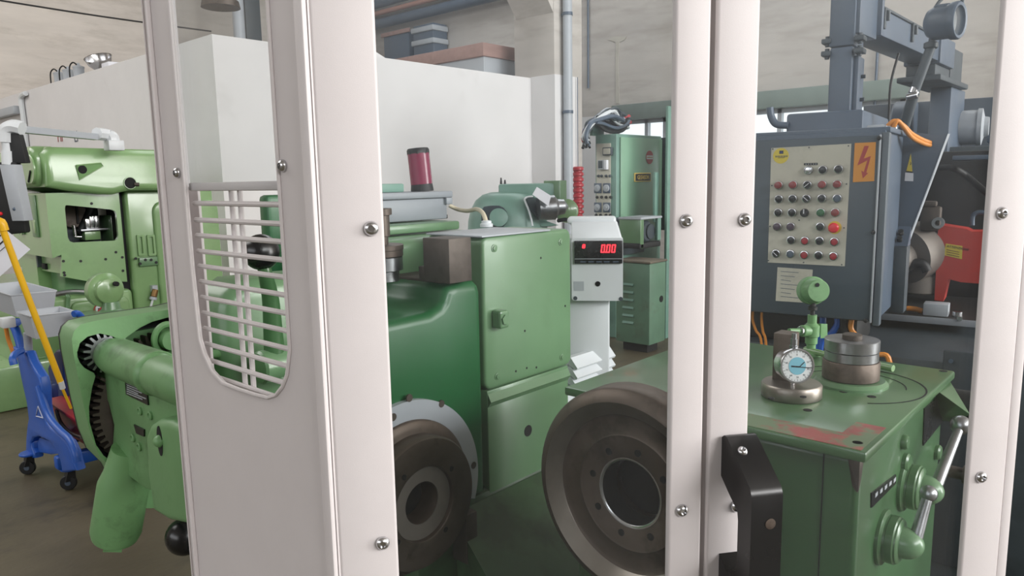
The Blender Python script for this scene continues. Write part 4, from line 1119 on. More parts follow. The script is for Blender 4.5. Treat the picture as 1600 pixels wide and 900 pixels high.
MB().ext([(q.y + .006, q.z + .005), (q.y - .006, q.z + .005), (q.y - .006, q.z - .0045), (q.y + .006, q.z - .0045)], 0, GX - .0034, GX - .0028).obj('sticker_emblem', M['ink'], st)
B(GX - .0036, GX - .003, q.y - .004, q.y + .004, q.z - .003, q.z + .003).obj('sticker_emblem', M['dblue'], st)
random.seed(3)
for k in range(9):
    y = p.y + .0165 - .0041 * k
    for dz in (-.0025, .0):
        B(GX - .0033, GX - .0028, y - .0026 if k % 2 else y - .0031, y - .0006, p.z + dz - .001 - .0008, p.z + dz + .0008).obj('sticker_letter', M['dgrey'], st)
B(GX - .0033, GX - .0028, p.y - .012, p.y + .008, p.z - .0068, p.z - .0056).obj('sticker_line', M['ink'], st)
tp = gplate(MB(), [(1215, 417.5), (1270, 421.5), (1266, 473.5), (1212, 470)], -.001, .001).obj('type_plate', M['plate'], cb)
for k in range(7):
    a, b_ = g3(1220, 424 + 6.5 * k), g3(1248 - (k % 3) * 6, 426 + 6.6 * k)
    MB().hull([(GX - h, y, z + e) for h in (.0009, .0014) for (y, z) in ((a.y, a.z), (b_.y, b_.z)) for e in (-.0008, .0008)]).obj('type_line', M['grey'], tp)

mc = root('grinding_machine', 'big blue grey machine tool with column and overhead beam behind the control cabinet', 'machine', FG)
# body under and behind the cabinet
B(GX + .06, GX + 1.6, GY - 1.1, GY + .42, 0, GZ0 - .10, b=.02).obj('machine_base', M['dgrey'], mc)
B(GX + .10, GX + .34, GY + .06, GY + .5, GZ0 - .1, GZ0 - .002, b=.01).obj('cabinet_bracket', M['mblack'], mc)
dx = .38
s_ = lambda px, py, d=dx: FG.x(px, py, GX + d)
a, b_ = s_(1228, 195), s_(1338, 195)
B(GX + dx, GX + 1.5, b_.y - .02, a.y, GZ0, s_(1260, 176).z, b=.01).obj('rear_housing', M['grey'], mc)
# column
dxc = .52
C_ = lambda px, py: FG.x(px, py, GX + dxc)
cl0, cl1 = C_(1297.5, 60).y, C_(1333, 60).y
zfl = C_(1315, 73).z
B(GX + dxc, GX + dxc + .16, cl1, cl0, s_(1260, 230).z, zfl, b=.006).obj('column', M['grey'], mc)
B(GX + dxc - .004, GX + dxc + .168, cl1 - .005, cl0 + .004, zfl + .002, 2.45, b=.006).obj('column_head', M['grey'], mc)
for y in (cl0 + .012, cl1 - .02):
    for dz in (-.02, .022):
        MB().box(GX + dxc - .01, GX + dxc + .05, y - .016, y + .016, zfl + dz - .007, zfl + dz + .010, b=.003).cyl((GX + dxc + .015, y, zfl + dz - .016), (GX + dxc + .015, y, zfl + dz + .02), .008, n=10).obj('flange_bolt', M['dgrey'], mc)
B(GX + dxc + .03, GX + dxc + .14, cl1 - .016, cl1 + .002, s_(1340, 205).z, zfl - .03, b=.003).obj('cable_duct', M['grey'], mc)
for py in (115, 152):
    z = C_(1345, py).z
    CY_((GX + dxc + .09, cl1 - .012, z), (GX + dxc + .09, cl1 - .03, z), .007, n=10).obj('duct_bolt', M['dgrey'], mc)
# overhead beam going away from the column, square to the hall
cw_ = FG.m @ C_(1344, 40)
yb_ = cw_.y
Bm = lambda px, py, y=None: W.y(px, py, yb_ if y is None else y)
class BW(MB):
    """shapes laid out along the hall axes, handed over in the machine's own frame"""
    def obj(s, *a_, **k_):
        s.v = [FG.mi @ v for v in s.v]
        return MB.obj(s, *a_, **k_)
zt_b = .5 * (Bm(1386, 18).z + Bm(1490, 73).z); zb_b = .5 * (Bm(1371, 55).z + Bm(1499, 108).z)
xcol = cw_.x; xst = Bm(1374, 40).x; xend = Bm(1466, 90).x; x2_ = Bm(1486, 90).x; x3_ = Bm(1506, 90).x
BW().box(xcol + .01, xst - .012, yb_ + .004, yb_ + .06, zb_b - .02, zt_b + .16, b=.004).obj('beam_head', M['grey'], mc)
BW().box(xst - .012, xst + .012, yb_ - .012, yb_ + .16, zb_b - .006, zt_b + .10, b=.004).obj('beam_joint', M['grey'], mc)
BW().box(xst, xend + .04, yb_, yb_ + .13, zb_b, zt_b, b=.004).obj('beam', M['grey'], mc)
BW().box(xst, xend + .04, yb_ - .006, yb_ + .136, zt_b, zt_b + .010, b=.003).obj('beam_flange', M['dgrey'], mc)
for px, py in ((1380, 28), (1424, 50)):
    p = Bm(px, py)
    BW().box(p.x - .010, p.x + .010, yb_ - .010, yb_ + .001, p.z - .04, p.z + .035, b=.003).cyl((p.x + .012, yb_ - .014, p.z - .01), (p.x + .012, yb_ - .014, p.z + .025), .007, n=8).obj('toggle_latch', M['dgrey'], mc)
BW().box(xend, x2_ + .03, yb_ - .010, yb_ + .145, zb_b - .012, zt_b + .02, b=.008).obj('beam_end', M['grey'], mc)
BW().box(x2_ + .03, x3_, yb_ + .004, yb_ + .12, zb_b - .06, zt_b + .0, b=.006).obj('end_plate', M['dgrey'], mc)
zp1 = Bm(1488, 131).z
BW().box(xend - .01, x2_ + .02, yb_ + .006, yb_ + .13, zp1 + .014, zb_b - .012, b=.006).obj('beam_neck', M['dgrey'], mc)
BW().box(xend - .04, x3_ + .02, yb_ - .025, yb_ + .16, zp1 - .012, zp1 + .014, b=.006).obj('post_flange', M['dgrey'], mc)
xp_ = Bm(1485, 170).x
BW().box(xp_, Bm(1500, 170).x + .1, yb_, W.x(1452, 170, xp_).y, .6, zp1 - .012, b=.006).obj('beam_post', M['grey'], mc)
q4 = [Bm(1404, 84), Bm(1392, 130), Bm(1389, 180)]
BW().tube(q4 + [V((q4[2].x, q4[2].y, 1.6))], .005, n=8).obj('hanging_cable', M['mblack'], mc)
xend = (FG.mi @ V((xend, yb_, 0))).x + .35; yb_ = (FG.mi @ V((xcol, yb_, 0))).y
# bent pipe left of the rear housing
MB().tube([s_(1203, 168), s_(1205, 182), s_(1213, 194), s_(1232, 196)], .0125, n=12).obj('bent_pipe', M['grey'], mc)
B(xend - .05, xend + .9, FG.x(1565, 150, xend + .45).y, cl0 - .02, 1.0, FG.x(1450, 158, xend + .45).z, b=.01).obj('rear_cover', mat('rear_slate', '4d5660', .5, var=.06), mc) if False else None
B(xend + .45, xend + .6, FG.x(1570, 150, xend + .45).y, FG.x(1349, 165, xend + .45).y, 1.0, FG.x(1450, 158, xend + .45).z, b=.01).obj('rear_cover', mat('rear_slate', '4d5660', .5, var=.06), mc)
# wheel guard drum and motor behind
yd = yb_ + .06
D_ = lambda px, py, y=None: FG.y(px, py, yd if y is None else y)
a = D_(1425, 200, yd)
MB().lathe([(.19, 0), (.2, .01), (.2, .10), (.19, .11), (.0, .11)], (D_(1418, 205).x, yd + .07, D_(1418, 215).z + .0), (0, -1, 0), 40).obj('wheel_guard', M['grey'], mc)
m0 = FG.x(1470, 200, xend + .16); m1 = FG.x(1526, 200, xend + .18)
B(xend - .0, xend + .6, m1.y - .14, yb_ + .2, 1.2, FG.x(1530, 228, xend).z, b=.01).obj('motor_shelf', M['dgrey'], mc)
mr = (FG.x(1490, 172, xend + .16).z - FG.x(1490, 226, xend + .16).z) / 2
mz = FG.x(1490, 199, xend + .16).z
mo = MB().lathe([(mr * .96, 0), (mr, .01), (mr, m0.y - m1.y), (mr * 1.08, m0.y - m1.y), (mr * 1.08, m0.y - m1.y + .02), (mr * .6, m0.y - m1.y + .03), (mr * .55, m0.y - m1.y + .05), (.0, m0.y - m1.y + .05)], (xend + .16 + mr, m0.y, mz), (0, -1, 0), 32).obj('motor', M['lgrey'], mc)
p = FG.x(1487, 197, xend + .16)
B(xend + .155, xend + .162, p.y - .03, p.y + .035, p.z - .025, p.z + .025).obj('motor_plate', M['plate'], mo)
# gusset sheet right of the cabinet
gx = .375
gs_ = lambda px, py: (lambda p: (p.y, p.z))(FG.x(px, py, GX + gx))
gu2 = MB().ext([gs_(*p) for p in ((1411, 206), (1466, 210.5), (1481, 209), (1457, 276), (1416, 385), (1394, 442), (1400, 360), (1405, 290))], 0, GX + gx, GX + gx + .012).obj('gusset_sheet', M['grey'], mc)
MB().hull([(GX + gx - .002, *gs_(1481, 209)), (GX + gx + .012, *gs_(1481, 209)), (GX + gx + .012, *gs_(1484, 209)), (GX + gx - .002, *gs_(1394, 442)), (GX + gx + .012, *gs_(1394, 442)), (GX + gx + .012, *gs_(1397, 442))]).obj('sheet_edge', M['lgrey'], gu2)
w_ = MB().ext([gs_(*p) for p in ((1423.2, 239.5), (1425.5, 268), (1416.3, 267))], 0, GX + gx - .0015, GX + gx + .001).obj('warning_triangle', M['sign_yellow'], mc)
MB().ext([gs_(*p) for p in ((1422, 252), (1424, 254.5), (1423.5, 257.5), (1422, 258), (1423, 255))], 0, GX + gx - .002, GX + gx - .001).obj('warning_mark', M['ink'], w_)
MB().ext([gs_(*p) for p in ((1416, 267), (1426, 268.2), (1426, 269.8), (1416, 268.8))], 0, GX + gx - .002, GX + gx - .001).obj('warning_bar', M['ink'], w_)
MB().ext([gs_(*p) for p in ((1414.5, 269.5), (1427.3, 270.5), (1427, 283.3), (1413.5, 282.8))], 0, GX + gx - .0015, GX + gx + .001).obj('warning_text_label', M['paper'], mc)
# hoses and box beside the cabinet
t = root('orange_hoses', 'looped orange cables plugged into the top of the grey control cabinet', 'cables', FG)
for k, off in enumerate((0, .018)):
    pts = [FG.x(1387 + 9 * k, 197 + 2 * k, GX + .2), FG.x(1398 + 4 * k, 189, GX + .2), FG.x(1412, 197 + 2 * k, GX + .22), FG.x(1424, 209 + 5 * k, GX + .26), FG.x(1440, 218 + 5 * k, GX + .33), FG.x(1453, 223 + 4 * k, GX + .37)]
    MB().tube(pts, .0072, n=10).obj('cable', M['orange'], t)
    p = pts[0]
    CY_((p.x, p.y, GZ1 + .0205), p, .011, n=12).obj('gland', M['chrome'], t)
p = FG.x(1366, 202, GX + .2)
tag(MB().box(p.x - .012, p.x + .012, p.y - .03, p.y + .02, GZ1 + .0205, GZ1 + .036, b=.004).obj('cable_clip', M['lgrey']), 'small pale clip on top of the grey control cabinet', 'clip')
bpy.data.objects['cable_clip'].location = FG.o; bpy.data.objects['cable_clip'].rotation_euler = (0, 0, FG.rot)
dxb = .30
P2 = lambda px, py, d=dxb: FG.x(px, py, GX + d)
t = root('limit_box', 'narrow dark grey box standing right of the control cabinet', 'box', FG)
p0, p1 = P2(1394, 400), P2(1417, 400)
z1_, z0_ = P2(1405, 385).z, P2(1405, 489).z
B(GX + dxb, GX + dxb + .07, p1.y, p0.y, z0_, z1_, b=.003).obj('box_body', M['dgrey'], t)
MB().hull([(GX + dxb, p1.y, z1_ + .001), (GX + dxb, p0.y, z1_ + .001), (GX + dxb + .065, p1.y, z1_ + .06), (GX + dxb + .065, p0.y, z1_ + .06), (GX + dxb + .07, p1.y, z1_ + .001), (GX + dxb + .07, p0.y, z1_ + .001)]).obj('sloped_top', M['grey'], t)
for z in (.018, .04):
    CY_((GX + dxb + z, (p0.y + p1.y) / 2 + .004, z1_ + z * .9), (GX + dxb + z - .012, (p0.y + p1.y) / 2 + .004, z1_ + z * .9 + .012), .008, n=10).obj('cap_screw', M['mblack'], t)
# wheel head: bare metal parts and red guard
dxw = .75
P3 = lambda px, py, d=dxw: FG.x(px, py, GX + d)
a, b_ = P3(1416, 400), P3(1458, 400)
hd = MB().lathe([(.02, 0), (.10, .0), (.105, .01), (.105, .14), (.06, .15), (.06, .22), (.0, .22)], (GX + dxw + .12, (a.y + b_.y) / 2 - .015, P3(1435, 390).z), V((-.55, .3, -.12)), 36)
hd.cyl((GX + dxw + .1, (a.y + b_.y) / 2, P3(1435, 462).z), (GX + dxw + .1, (a.y + b_.y) / 2, P3(1435, 432).z), .085, n=30, b=.006)
hd.obj('wheel_spindle', M['dullsteel'], mc, 'bare metal wheel spindle')
p = P3(1453, 342)
sw = MB().box(GX + dxw - .02, GX + dxw + .03, p.y - .035, p.y + .03, p.z - .04, p.z + .045, b=.008).obj('switch_block', M['bsteel'], mc)
cl([(.010, 0), (.02, 0), (.02, .03), (.010, .03)], (GX + dxw - .02, p.y - .03, p.z - .012), (-1, 0, 0), 20).obj('switch_roller', M['steel'], sw)
MB().box(p.x - .02, p.x + .02, p.y - .02, p.y + .04, p.z + .045, p.z + .065, b=.006).obj('switch_arm', M['bsteel'], sw)
rg_ = MB().ext([(lambda q: (q.y, q.z))(P3(*p_, dxw + .02)) for p_ in ((1466, 351), (1510, 358), (1518, 362), (1540, 362), (1540, 444), (1502, 441), (1482, 436), (1474, 471), (1460, 469))], 0, GX + dxw + .02, GX + dxw + .14).obj('red_guard', M['red'], mc, 'red wheel guard with a yellow label')
lq = lambda px, py: (lambda q: (q.y, q.z))(P3(px, py, dxw + .02))
yl_ = MB().ext([lq(*p_) for p_ in ((1478, 380.5), (1504, 384.5), (1503, 405), (1474.5, 398.5))], 0, GX + dxw + .0185, GX + dxw + .021).obj('guard_label', M['sign_yellow'], rg_)
a, b_ = V((0, *lq(1479, 386))), V((0, *lq(1503, 390)))
lettering(rg_, 'guard_lettering', 'ATTENZIONE', .0115, (GX + dxw + .018, a.y, a.z), (b_ - a), (0, -.15, 1), M['ink'])
for k in range(3):
    a, b_ = lq(1479, 390 + 3.5 * k), lq(1499, 394 + 3.6 * k)
    MB().hull([(GX + dxw + h, y, z + e) for h in (.0178, .0186) for (y, z) in (a, b_) for e in (-.0014, .0014)]).obj('guard_text_line', M['brass'], rg_)
MB().tube([P3(1519, 352, dxw + .05), P3(1520, 338, dxw + .05), P3(1528, 332, dxw + .05), P3(1545, 333, dxw + .05)], .008, n=10).obj('guard_handle', M['grey'], rg_)
B(GX + dxw + .3, GX + dxw + .8, P3(1600, 300).y, P3(1400, 300).y, .9, P3(1500, 236, dxw + .3).z, b=.01).obj('rear_block', M['mblack'], mc)
p0, p1 = P3(1488, 247), P3(1556, 252)
B(GX + dxw + .0, GX + dxw + .2, p1.y, p0.y, p0.z - .008, p0.z + .008, b=.003).obj('shelf_bar', M['grey'], mc)
B(GX + dxw + .0, GX + dxw + .2, p1.y, p0.y - .1, p0.z + .05, p0.z + .075, b=.003).obj('shelf_bar', M['grey'], mc)
MB().tube([P3(1470, 262, dxw + .2), P3(1490, 263, dxw + .16), P3(1510, 275, dxw + .2), P3(1540, 300, dxw + .15), P3(1560, 312, dxw + .2)], .012, n=10).obj('coolant_hose', M['mblack'], mc)
# bench rail with fittings
p0, p1 = P3(1412, 496, .5), P3(1535, 507, .5)
br = MB().hull([(GX + .48, p0.y + .1, p0.z - .01), (GX + .48, p1.y, p0.z - .01), (GX + .48, p0.y + .1, p0.z + .012), (GX + .48, p1.y, p0.z + .012), (GX + 1.0, p0.y + .1, p0.z + .012), (GX + 1.0, p1.y, p0.z + .012), (GX + 1.0, p0.y + .1, p0.z - .01), (GX + 1.0, p1.y, p0.z - .01)]).obj('bench_rail', M['mblack'], mc)
B(GX + .474, GX + .4795, p1.y, p0.y + .1, p0.z - .01, p0.z + .012, b=.001).obj('rail_edge', M['boxgrey'], mc)
MB().tube([P3(1418, 420, .7), P3(1428, 412, .7), P3(1442, 413, .7), P3(1449, 424, .7)], .017, n=10).obj('spindle_hose', M['mblack'], mc)
p = P3(1461, 489, .52)
B(GX + .50, GX + .56, p.y - .04, p.y + .035, p0.z + .0125, p0.z + .055, b=.003).obj('valve_block', M['lgrey'], mc)
MB().tube([P3(1417, 482, .53), P3(1430, 483, .53), P3(1441, 486, .53)], .009, n=10).obj('air_hose', M['orange'], mc)
CY_(P3(1441, 486, .53), P3(1453, 488, .53), .009, n=10).obj('hose_fitting', M['brass'], mc)
p = P3(1495, 492, .5)
MB().cyl((p.x + .03, p.y, p0.z + .0125), (p.x + .03, p.y, p0.z + .03), .015, n=12).cyl((GX + .479, p.y - .01, p.z - .008), (GX + .47, p.y - .01, p.z - .008), .008, n=10).obj('rail_bolt', M['chrome'], mc)
a, b_ = P3(1475, 545, .06), P3(1560, 556, .06)
B(GX + .046, GX + .062, b_.y, a.y, .4, a.z, b=.006).obj('base_door', mat('base_door_paint', '343b42', .5, var=.08), mc)
CY_((GX + .047, a.y - .02, a.z - .03), (GX + .041, a.y - .02, a.z - .03), .006, n=10).obj('door_screw', M['grey'], mc)
# cables hanging under the cabinet
t = root('hanging_cables', 'orange and blue cables hanging below the grey control cabinet', 'cables', FG)
for pts, mm, r in ((((1176, 500), (1181, 516), (1190, 538)), 'orange', .0045), (((1190, 500), (1192, 518), (1197, 540)), 'orange', .0045), (((1285, 508), (1280, 522), (1276, 542)), 'blue', .010), (((1308, 508), (1298, 522), (1282, 540)), 'blue', .010), (((1330, 515), (1345, 530), (1370, 552), (1390, 566)), 'orange', .008), (((1318, 500), (1322, 520), (1345, 540)), 'mblack', .012)):
    q_ = [FG.x(*p_, GX + .05) for p_ in pts]
    MB().tube([V((q_[0].x, q_[0].y, GZ0 + .003))] + q_ + [q_[-1] - V((0, .01, .2))], r, n=8).obj('cable', M[mm], t)
# work lamp on its stem
t = root('work_lamp', 'grey cylindrical work lamp on a slanting stem in front of the overhead beam', 'lamp', FG)
dl = 2.55
la, lb = FG.d(1448, 38, dl), FG.d(1487, 33, dl - .06)
ax_ = (lb - la); Ll = ax_.length
lr = 24.5 / FPX * dl
hd = cl([(lr * .55, 0), (lr * .8, .008), (lr, .03), (lr, Ll), (lr * 1.08, Ll + .002), (lr * 1.1, Ll + .02), (lr * 1.02, Ll + .026), (lr * .86, Ll + .024), (lr * .84, Ll - .005), (lr * .3, Ll - .06), (0.001, Ll - .065), (.001, .0)], la, ax_, 36).obj('lamp_head', M['grey'], t)
MB().lathe([(lr * .82, Ll + .012), (lr * .82, Ll + .016), (.0, Ll + .016)], la, ax_, 30).obj('lens', M['window'], hd)
cl([(lr * .83, Ll - .004), (lr * .45, Ll - .045), (lr * .2, Ll - .06), (lr * .18, Ll - .058), (lr * .44, Ll - .042), (lr * .82, Ll - .002)], la, ax_, 30).obj('reflector', M['paper'], hd)  # white colour stands in for a bright reflection
for k in range(5):
    a = rad(60 + 14 * k)
    sd = ax_.normalized().cross(V((0, 0, 1))).normalized(); upx = sd.cross(ax_.normalized())
    q = la + (sd * cos(a) + upx * sin(a)) * lr * 1.0
    MB().cyl(q + ax_.normalized() * .03, q + ax_.normalized() * (Ll - .01), .0035, n=6).obj('cooling_fin', M['grey'], hd)
MB().tube([FG.d(1460, 14, dl), FG.d(1470, 0, dl), FG.d(1482, -6, dl), FG.d(1502, -5, dl - .06), FG.d(1503, 8, dl - .06)], .006, n=8, smooth=3).obj('carry_handle', M['dgrey'], hd)
s0, s1, s2 = FG.d(1458, 58, dl), FG.d(1455, 72, dl), FG.d(1428, 146, dl + .02)
MB().cyl(s0, s1, .012, n=14).cyl(FG.d(1455, 66, dl), FG.d(1454, 76, dl), .022, n=14, b=.003).cyl(s1, s2, .0155, n=16).obj('stem', M['dgrey'], t)
MB().cyl(FG.d(1430, 138, dl + .02), FG.d(1427, 146, dl + .02), .017, n=14).cyl(FG.d(1416, 152, dl + .02), FG.d(1434, 148, dl + .0), .012, n=14, b=.002).obj('stem_joint', M['chrome'], t)
pe = D_(1402, 228, yd - .05)
MB().cyl(s2, FG.d(1408, 214, dl + .08), .0175, n=16).obj('lower_arm', M['dgrey'], t)

# ---------------------------------------------------------------- far green cabinet machine
c7 = W.d(963, 300, 7.0)
GXX, GYY = c7.x, c7.y
gl = root('gear_generator', 'tall green machine cabinet with a GLEASON plate and a heap of cables on top', 'machine')
L7 = lambda px, py: W.x(px, py, GXX)
R7 = lambda px, py, y=None: W.y(px, py, GYY if y is None else y)
zt7 = L7(960, 209).z
yL7 = L7(930, 300).y; xR7 = R7(1033, 300).x
B(GXX, xR7, GYY, yL7, .0, zt7, b=.012).obj('cabinet', M['bgreen'], gl)
B(GXX + .05, xR7 - .02, GYY - .02, GYY - .001, 1.0, zt7 - .03, b=.006).obj('cabinet_door', mat('far_green_door', '7fa48a', .35, var=.05, vs=2, coat=.3), gl)
B(GXX - .012, GXX - .001, GYY + .06, yL7 - .02, 0.9, L7(946, 224).z, b=.004).obj('instrument_plate', M['plate'], gl)
def inst(px, py, w, h, mm, nm, d=.03):
    p = L7(px, py)
    B(GXX - .012 - d, GXX - .0115, p.y - w / 2, p.y + w / 2, p.z - h / 2, p.z + h / 2, b=.004).obj(nm, M[mm], gl)
inst(952, 236.5, .10, .075, 'dgrey', 'meter'); inst(952, 236.5, .08, .055, 'plate', 'meter_face', .034)
inst(944.5, 257.5, .10, .09, 'lgrey', 'window_box'); inst(942, 257, .05, .07, 'dgrey', 'window_glass', .034); inst(950, 257.5, .03, .09, 'paper', 'window_tag', .036)
for y_ in (294, 324):
    for x_ in (935.5, 949.5):
        p = L7(x_, y_)
        inst(x_, y_, .085, .095, 'grey', 'socket_frame', .008)
        MB().lathe([(.034, 0), (.034, .01), (.028, .014), (.012, .014), (.01, .02), (0, .02)], (GXX - .0195, p.y, p.z), (-1, 0, 0), 18).obj('socket', M['lgrey'], gl)
for y_, xs_, mm in ((275, (936.5, 941.5, 948.5, 954.5), 'dgrey'), (308, (934.5, 941.5, 948.5, 955.5), 'mblack'), (336, (933, 940, 948.5, 955), 'mblack'), (348.5, (941, 947.5, 954.5), 'lgrey')):
    for x_ in xs_:
        p = L7(x_, y_)
        MB().lathe([(.014, 0), (.012, .014), (.008, .02), (.0, .02)], (GXX - .012, p.y, p.z), (-1, 0, 0), 14).obj('knob', M[mm], gl)
a, b_ = R7(987.5, 277), R7(1013, 277)
np_ = B(a.x, b_.x, GYY - .032, GYY - .0205, R7(1000, 284).z, R7(1000, 270).z, b=.004).obj('maker_plate', M['gilt'], gl)
B(a.x + .012, b_.x - .012, GYY - .0335, GYY - .031, R7(1000, 284).z + .01, R7(1000, 270).z - .01).obj('maker_plate_field', M['ink'], np_)
wd_ = b_.x - a.x
zz = R7(1000, 284).z; hh_ = R7(1000, 270).z - zz
lettering(np_, 'maker_lettering', 'GLEASON', hh_ * .66, (a.x + wd_ * .5, GYY - .034, zz + hh_ * .27), (1, 0, 0), (0, 0, 1), M['gilt'], .003, 'CENTER', .0, sx=wd_ * .76 / (hh_ * .66 * 4.75))
p = R7(1012, 246)
rs_ = CY_((p.x, GYY - .0205, p.z), (p.x, GYY - .024, p.z), .066, n=28).obj('round_sign', M['sign_red'], gl)
B(p.x - .058, p.x + .058, GYY - .0255, GYY - .0235, p.z - .018, p.z + .018).obj('sign_band', M['paper'], rs_)
B(p.x - .052, p.x + .052, GYY - .0262, GYY - .0252, p.z - .005, p.z + .005).obj('sign_text_line', M['brass'], rs_)
# right hand column, bracket and motor
a = R7(1036, 240, GYY - .05)
B(xR7 + .03, xR7 + .09, GYY - .05, GYY + .05, 1.0, R7(1036, 215).z, b=.006).obj('cable_post', M['dgrey'], gl)
x0_, x1_ = R7(1043.5, 250, GYY - .4).x, R7(1066, 250, GYY - .4).x
B(x0_, x1_ + .3, GYY - .4, GYY - .37, 0, R7(1050, 166, GYY - .4).z, b=.008).obj('column', M['bgreen'], gl)
B(R7(1024, 300, GYY - .3).x, x0_ + .02, GYY - .3, GYY - .27, R7(1035, 346, GYY - .3).z, R7(1035, 269, GYY - .3).z, b=.008).obj('side_panel', M['bgreen'], gl)
cm_ = W.d(1001, 360, 6.55); xm_, ym_ = cm_.x, cm_.y
yb2 = W.x(967, 360, xm_).y; x1_ = R7(1033, 360, ym_).x
z0_, z1_ = R7(990, 391, ym_).z, R7(990, 341, ym_).z
B(xm_, xm_ + .06, ym_, yb2, z0_, z1_, b=.01).obj('motor_box', M['green'], gl)
B(xm_ - .01, x1_, ym_ - .01, yb2, z1_ - .02, z1_, b=.004).obj('motor_roof', M['lgrey'], gl)
B(x1_ - .06, x1_, ym_, ym_ + .03, z0_ + .06, z1_ - .01, b=.004).obj('motor_bracket', M['bgreen'], gl)
MB().cyl((.5 * (xm_ + x1_) + .03, ym_ + .05, (z0_ + z1_) / 2), (.5 * (xm_ + x1_) + .03, ym_ + .35, (z0_ + z1_) / 2), (z1_ - z0_) * .36, n=28, b=.02).cyl((.5 * (xm_ + x1_) + .06, ym_ + .035, (z0_ + z1_) / 2), (.5 * (xm_ + x1_) + .06, ym_ + .06, (z0_ + z1_) / 2), .07, n=20).obj('motor', M['dgrey'], gl)
B(xm_ + .06, x1_ + .3, ym_ + .36, ym_ + .48, z0_ - .1, z1_ - .02, b=.01).obj('motor_mount', M['dgrey'], gl)
B(xm_ - .01, x1_, ym_ - .0, ym_ + .3, z0_, z0_ + .05, b=.01).obj('motor_tray', M['mblack'], gl)
# low cabinet
yk = GYY - 1.0
ck = W.d(1015, 470, 6.3)
lc = root('low_cabinet', 'low green steel cabinet with louvre slits and worn brown top', 'cabinet')
x_l, y_l = ck.x, ck.y
yl1 = W.x(962, 470, x_l).y; xr1 = W.y(1040, 470, y_l).x
zk = W.x(1000, 408, x_l).z - .02
B(x_l, xr1, y_l, yl1, .08, zk, b=.01).obj('cabinet_body', mat('worn_far_green', '5d7d68', .5, var=.1, vs=3, dirt='54594a', da=.6, ds=4), lc)
B(x_l - .01, xr1 + .01, y_l - .01, yl1 + .01, zk + .001, zk + .02, b=.005).obj('cabinet_top', mat('worn_brown_top', '6b6255', .7, var=.15, vs=5), lc)
B(x_l + .05, xr1 - .05, y_l + .05, yl1 - .05, .0, .08).obj('plinth', M['dark'], lc)
for y_ in (444, 456, 468, 480, 492, 503):
    p, q = W.x(973, y_, x_l), W.x(990, y_, x_l)
    MB().hull([(x_l - .0005, q.y, p.z - .008), (x_l - .0005, p.y, p.z - .008), (x_l - .014, q.y, p.z - .004), (x_l - .014, p.y, p.z - .004), (x_l - .0005, q.y, p.z + .014), (x_l - .0005, p.y, p.z + .014)]).obj('louvre', M['bgreen'], lc)
p = W.y(1033, 467, y_l)
CY_((p.x, y_l, p.z), (p.x, y_l - .004, p.z), .03, n=14).obj('cable_hole', M['dark'], lc)
# heap of cables
t = root('cable_heap', 'tangled heap of coloured cables on top of the GLEASON cabinet', 'cables')
random.seed(11)
cols = ['dgrey', 'mblack', 'redp', 'lgrey', 'grey', 'dblue', 'mblack', 'dgrey', 'white']
for k in range(44):
    rn = random.random
    y_ = GYY + .12 + .35 * rn(); j = lambda s_: s_ * (rn() - .5)
    if k % 4 < 2:
        pts = [W.y(916 + j(12), 224 + j(16), y_), W.y(914 + j(8), 212 + j(8), y_), W.y(920 + j(8), 196 + j(10), y_), W.y(936 + j(8), 184 + j(12), y_), W.y(956 + j(8), 178 + j(14), y_), W.y(972 + j(10), 184 + j(16), y_)]
    elif k % 4 == 2:
        pts = [W.y(932 + j(6), 190 + j(6), y_), W.y(945 + j(6), 196 + j(12), y_), W.y(962, 202 + j(14), y_), W.y(976 + j(4), 196 + j(14), y_), W.y(983 + j(4), 186 + j(10), y_)]
    else:
        pts = [W.y(934 + j(8), 186 + j(8), y_), W.y(950, 188 + j(16), y_), W.y(966 + j(6), 190 + j(16), y_), W.y(981 + j(4), 194 + j(12), y_)]
    MB().tube(pts, .012 + .009 * rn(), n=6, smooth=4).obj('cable', M[cols[k % 9]], t)
for k in range(5):
    y_ = GYY + .15 + .06 * k
    c = W.y(962 + 3 * k, 178 + 2.5 * k, y_)
    MB().tube([c + V((.09 * cos(a), .02 * k * cos(a), .055 * sin(a))) for a in [2 * pi * j_ / 12 for j_ in range(12)]], .014, n=6, smooth=2, closed=True).obj('cable_coil', M[('dgrey', 'white', 'mblack', 'grey', 'redp')[k]], t)
a, b_ = W.y(926, 209, GYY + .3), W.y(944, 190, GYY + .3)
B(a.x, b_.x, GYY + .3, GYY + .34, zt7 + .0, b_.z, b=.005).obj('terminal_box', M['bgreen'], t)

# ---------------------------------------------------------------- domed machine in the middle distance
dm = root('domed_machine', 'grey green domed machine with window opening behind the drive cover', 'machine')
dd = 4.6
dcn = W.d(815, 360, dd)
kd = dd / FPX
dk = lambda px, py, o=0.0: W.d(px, py, dd + o)
r0 = 62 * kd
prof = [(r0 * 1.0, -dcn.z + .001), (r0 * 1.02, -.02), (r0 * 1.0, .06), (r0 * .93, .13), (r0 * .80, .19), (r0 * .62, .225), (r0 * .4, .24), (.0, .24)]
MB().lathe(prof, (dcn.x - .02, dcn.y + .1, dcn.z), (0, 0, 1), 48).obj('dome', M['bgreen'], dm)
a, b_ = dk(778, 294), dk(866, 294)
z0_, z1_ = dk(820, 303).z - .05, dk(820, 287).z
FD = Fr(0, 0, -48)
fa, fb = FD.d(779, 294, dd - .02), FD.d(866, 294, dd - .02)
tpm = MB().box(fa.x, fb.x, fa.y, fa.y + .3, z0_, z1_, b=.012)
tpm.v = [FD.m @ v for v in tpm.v]
tpm.obj('top_slide', M['bgreen'], dm)
for px in (783, 789):
    p = dk(px, 287, .05)
    CY_((p.x, p.y, z1_), (p.x, p.y, z1_ + (.04 if px < 785 else .026)), .008, .004, n=8).obj('eye_pin', M['mblack'], dm)
